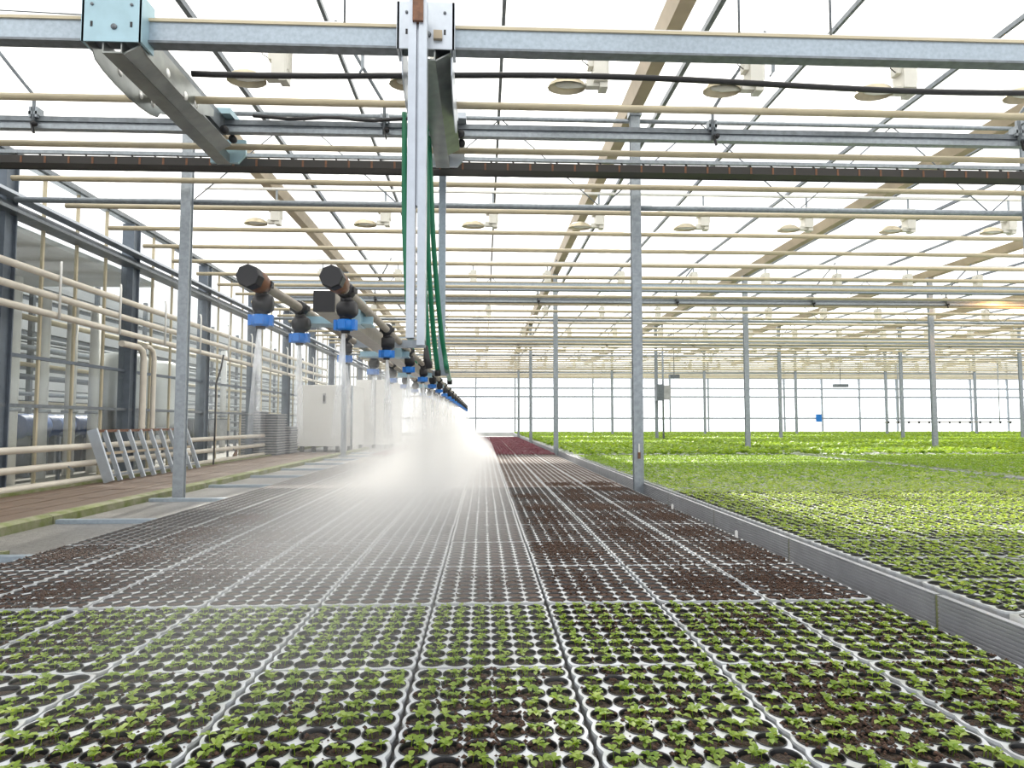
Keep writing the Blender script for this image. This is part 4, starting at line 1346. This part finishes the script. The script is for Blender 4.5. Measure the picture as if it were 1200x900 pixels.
# stacks of grey crates
cr_mb = MB()
for (a0, a1, b0, b1) in ((-0.2, 0.2, -0.3, -0.285), (-0.2, 0.2, 0.285, 0.3), (-0.2, -0.185, -0.3, 0.3), (0.185, 0.2, -0.3, 0.3)):
    cr_mb.box(a0, a1, b0, b1, 0.0, 0.045)
cr_mb.box(-0.19, 0.19, -0.29, 0.29, 0, 0.006)
cr_mb.box(-0.222, 0.222, -0.322, 0.322, 0.034, 0.052)
for q in range(len(cr_mb.mi) - 6): cr_mb.mi[q] = 1  # darker crate bodies paint in the shade under each rim
crate_me = cr_mb.mesh('stacking_crate', ['crate', 'galv_dark'])
for s, (px0, Yc, n, lab) in enumerate(((297, 13.9, 17, 'grey crate in the tall stack nearest the partition'), (318, 14.3, 16, 'grey crate in the middle stack by the white cabinet'), (333, 15.0, 11, 'grey crate in the low stack touching the white cabinet'))):
    p = atY(px0, 530, Yc)
    for k in range(n):
        o = put('stacking_crate', crate_me, None, (p.x + random.uniform(-.008, .008), Yc + random.uniform(-.008, .008), 0.02 + 0.0535 * k), rz=random.uniform(-.03, .03))
        tag(o, lab + ', ' + nth(k + 1) + ' from its bottom', 'crate', ['crates by the partition', 'crates in the middle stack', 'crates by the cabinet'][s])
# rusty bits next to the crates
o = MB().tube([atY(277, 527, 13.2), atY(275, 535, 13.2), atY(277, 541, 13.2)], 0.05, 8, radii=[0.02, 0.05, 0.04]).build('rusty_valve', mat('orange_rust', (0.35, 0.16, 0.07), 0.7, 0, var=0.4, scale=30)); tag(o, 'rusty orange valve at the end of the low pipes', 'valve')

# white cabinet
Yc = 15.9
pa, pb = atY(347, 528, Yc), atY(411, 528, Yc)
top = atY(380, 452, Yc).z
r = thing('white_cabinet', 'tall white cabinet with dark latch and open foot gap', 'cabinet', (pa.x, Yc, 0))
wd = pb.x - pa.x
MB().box(0, wd, 0, 0.05, 0.14, top).build('door', 'white', r)
MB().box(0.0, wd, 0.055, 1.7, 0.14, top + 0.02).build('body', 'white', r)
for k in range(5): MB().box(0.05 + k * (wd - .15) / 4, 0.12 + k * (wd - .15) / 4, 0.1, 0.25, 0.0, 0.14).build('foot', 'black', r)
MB().box(wd * 0.5 - 0.03, wd * 0.5 + 0.04, -0.012, 0, top - 0.42, top - 0.18).build('latch_plate', 'crate', r)
MB().box(wd * 0.5 - 0.012, wd * 0.5 + 0.015, -0.03, -0.012, top - 0.37, top - 0.23).build('latch', 'black', r)
MB().tube([(wd + 0.02, -0.05, 0), (wd + 0.02, -0.05, top)], 0.025, 8).build('corner_post', 'galv', r)
Y2 = 18.2
pc, pd = atY(416, 524, Y2), atY(457, 524, Y2)
r = thing('white_cabinet', 'white partition cabinet behind the latched cabinet', 'cabinet', (pc.x, Y2, 0))
MB().box(0, pd.x - pc.x, 0, 2.6, 0.10, atY(440, 445, Y2).z).build('body', 'white', r)
MB().box((pd.x - pc.x) * .55, (pd.x - pc.x) * .57, -0.01, 0.0, 0.10, atY(440, 445, Y2).z).build('seam_strip', 'galv', r)
for k in range(3): MB().box(0.08 + 0.35 * k, 0.14 + 0.35 * k, 0.1, 0.3, 0, 0.10).build('foot', 'black', r)

# far details: blue sign on the end wall, boxes on a post
p = atY(960, 490, YF - 0.12)
r = thing('blue_sign', 'small blue board hanging on the bright end wall', 'sign', (p.x, YF - 0.08, p.z))
MB().box(-0.15, 0.15, -0.02, 0.02, -0.20, 0.20).build('board', 'blue', r)
MB().box(-0.17, 0.17, -0.025, -0.02, 0.19, 0.21).build('top_strip', 'galv', r)
p = atY(777, 460, 20.3)
r = thing('control_box', 'dark and pale control box fixed to a far post', 'box', (p.x, 20.3, p.z))
MB().box(-0.22, 0.0, -0.12, 0.12, -0.25, 0.25).build('dark_half', 'galv_dark', r)
MB().box(0.0, 0.20, -0.12, 0.12, -0.22, 0.22).build('pale_half', 'crate', r)
MB().tube([(0, 0, -p.z), (0, 0, 3.72 - p.z)], 0.03, 6).build('box_pole', 'galv', r)
p = atY(790, 441, 20.795)
o = MB().box(-0.15, 0.15, -0.1, 0.1, -0.06, 0.06).tube([(0, 0, 0.05), (0, 0, 3.93 - p.z)], 0.012, 5).build('fan_unit', 'galv_dark', None, p); tag(o, 'small dark fan unit above the control box', 'fan')
p = atY(985, 452, 26.22)
o = MB().box(-0.28, 0.28, -0.1, 0.1, -0.06, 0.06).tube([(0, 0, 0.05), (0, 0, 3.93 - p.z)], 0.012, 5).build('fan_unit', 'galv_dark', None, p); tag(o, 'long dark fan unit hanging above the blue board', 'fan')

# ================================================================== WATER
def jet_mat():
    m = bpy.data.materials.new('water_jet'); m.use_nodes = True
    nt = m.node_tree; N = nt.nodes; L = nt.links
    N.remove(N['Principled BSDF'])
    t = N.new('ShaderNodeBsdfTransparent')
    d = N.new('ShaderNodeBsdfDiffuse'); d.inputs[0].default_value = (0.95, 0.97, 1, 1)
    tl = N.new('ShaderNodeBsdfTranslucent'); tl.inputs[0].default_value = (0.95, 0.97, 1, 1)
    a = N.new('ShaderNodeMixShader'); a.inputs[0].default_value = 0.6
    L.new(d.outputs[0], a.inputs[1]); L.new(tl.outputs[0], a.inputs[2])
    geo = N.new('ShaderNodeNewGeometry')
    mp = N.new('ShaderNodeMapping'); mp.inputs['Scale'].default_value = (60, 60, 14)
    L.new(geo.outputs['Position'], mp.inputs[0])
    nz = N.new('ShaderNodeTexNoise'); nz.inputs['Scale'].default_value = 1.0; nz.inputs['Detail'].default_value = 3
    L.new(mp.outputs[0], nz.inputs['Vector'])
    sx = N.new('ShaderNodeSeparateXYZ'); L.new(geo.outputs['Position'], sx.inputs[0])
    fz = N.new('ShaderNodeMapRange')
    fz.inputs['From Min'].default_value = 0.62; fz.inputs['From Max'].default_value = 1.0
    fz.inputs['To Min'].default_value = 0.0; fz.inputs['To Max'].default_value = 0.75
    L.new(sx.outputs['Z'], fz.inputs['Value'])
    mr = N.new('ShaderNodeMapRange')
    mr.inputs['From Min'].default_value = 0.1; mr.inputs['From Max'].default_value = 0.65
    L.new(nz.outputs['Fac'], mr.inputs['Value'])
    mu = N.new('ShaderNodeMath'); mu.operation = 'MULTIPLY'
    L.new(mr.outputs[0], mu.inputs[0]); L.new(fz.outputs[0], mu.inputs[1])
    x = N.new('ShaderNodeMixShader')
    L.new(mu.outputs[0], x.inputs[0]); L.new(t.outputs[0], x.inputs[1]); L.new(a.outputs[0], x.inputs[2])
    L.new(x.outputs[0], N['Material Output'].inputs[0])
    return m


M['jet'] = jet_mat()
jet = MB().tube([(0, 0, -0.143), (0.0, 0, -0.25), (0.0, 0, -0.45), (0, 0, -0.62)], 0.01, 10, caps=False, radii=[0.006, 0.013, 0.019, 0.026]).mesh('water_jet', 'jet')
for k, (x, y) in enumerate(noz):
    if y > 11: continue
    o = put('water_jet', jet, None, (x, y, BZB))
    o.rotation_euler = (random.uniform(-.03, .03), random.uniform(-.06, .06), 0)
    tag(o, 'white water jet under the %s nozzle of the %s boom pipe' % (nth(k + 1) if x == BX_L else nth(k - 18), 'walkway-side' if x == BX_L else 'bench-side'), 'water jet', 'water jets under the boom')


def mist_mat():
    m = bpy.data.materials.new('spray_mist'); m.use_nodes = True
    nt = m.node_tree; N = nt.nodes; L = nt.links
    N.remove(N['Principled BSDF'])

    def math_(op, a, b=None, clamp=False):
        n = N.new('ShaderNodeMath'); n.operation = op; n.use_clamp = clamp
        for i, q in enumerate((a, b)):
            if q is None: continue
            if isinstance(q, (int, float)): n.inputs[i].default_value = q
            else: L.new(q, n.inputs[i])
        return n.outputs[0]
    geo = N.new('ShaderNodeNewGeometry')
    sp = N.new('ShaderNodeSeparateXYZ'); L.new(geo.outputs['Position'], sp.inputs[0])
    X, Y, Z = sp.outputs
    # fall = 0 at the nozzles, 1 at the trays
    fall = math_('DIVIDE', math_('SUBTRACT', 1.02, Z), 0.94)
    sig = math_('ADD', 0.10, math_('MULTIPLY', math_('MULTIPLY', fall, fall), 0.45))
    dx = math_('DIVIDE', math_('ADD', X, math_('SUBTRACT', 0.60, math_('MULTIPLY', fall, 0.12))), sig)
    g = math_('POWER', 2.718, math_('MULTIPLY', math_('MULTIPLY', dx, dx), -1.0))
    # thins towards the near end
    ny = math_('MULTIPLY', math_('SUBTRACT', Y, 0.9), 0.33, True)
    nz = N.new('ShaderNodeTexNoise'); nz.inputs['Scale'].default_value = 2.2; nz.inputs['Detail'].default_value = 2
    L.new(geo.outputs['Position'], nz.inputs['Vector'])
    k = math_('ADD', 0.35, math_('MULTIPLY', nz.outputs['Fac'], 1.3))
    air = math_('MULTIPLY', math_('MULTIPLY', math_('SUBTRACT', Y, 2.2), 0.17, True), 1.5)
    low = math_('SUBTRACT', 1.0, math_('MULTIPLY', math_('SUBTRACT', Z, 0.06), 3.2, True))
    low = math_('MULTIPLY', math_('MULTIPLY', low, ny), 1.5)
    den = math_('MULTIPLY', math_('MULTIPLY', g, math_('ADD', air, math_('ADD', low, 0.12))), k)
    den = math_('MULTIPLY', den, MIST)
    v = N.new('ShaderNodeVolumeScatter')
    v.inputs['Color'].default_value = (0.97, 0.98, 1, 1)
    v.inputs['Anisotropy'].default_value = 0.35
    L.new(den, v.inputs['Density'])
    L.new(v.outputs[0], N['Material Output'].inputs['Volume'])
    return m


MIST = 0.95
M['mist'] = mist_mat()
o = MB().extrude([(-0.90, 1.0), (-0.40, 1.0), (0.25, 0.095), (-1.5, 0.095)], 'y', 1.3, 18.4).build('spray_mist', 'mist')
tag(o, 'fine white water mist drifting below the boom onto the trays', 'mist', kind='stuff')
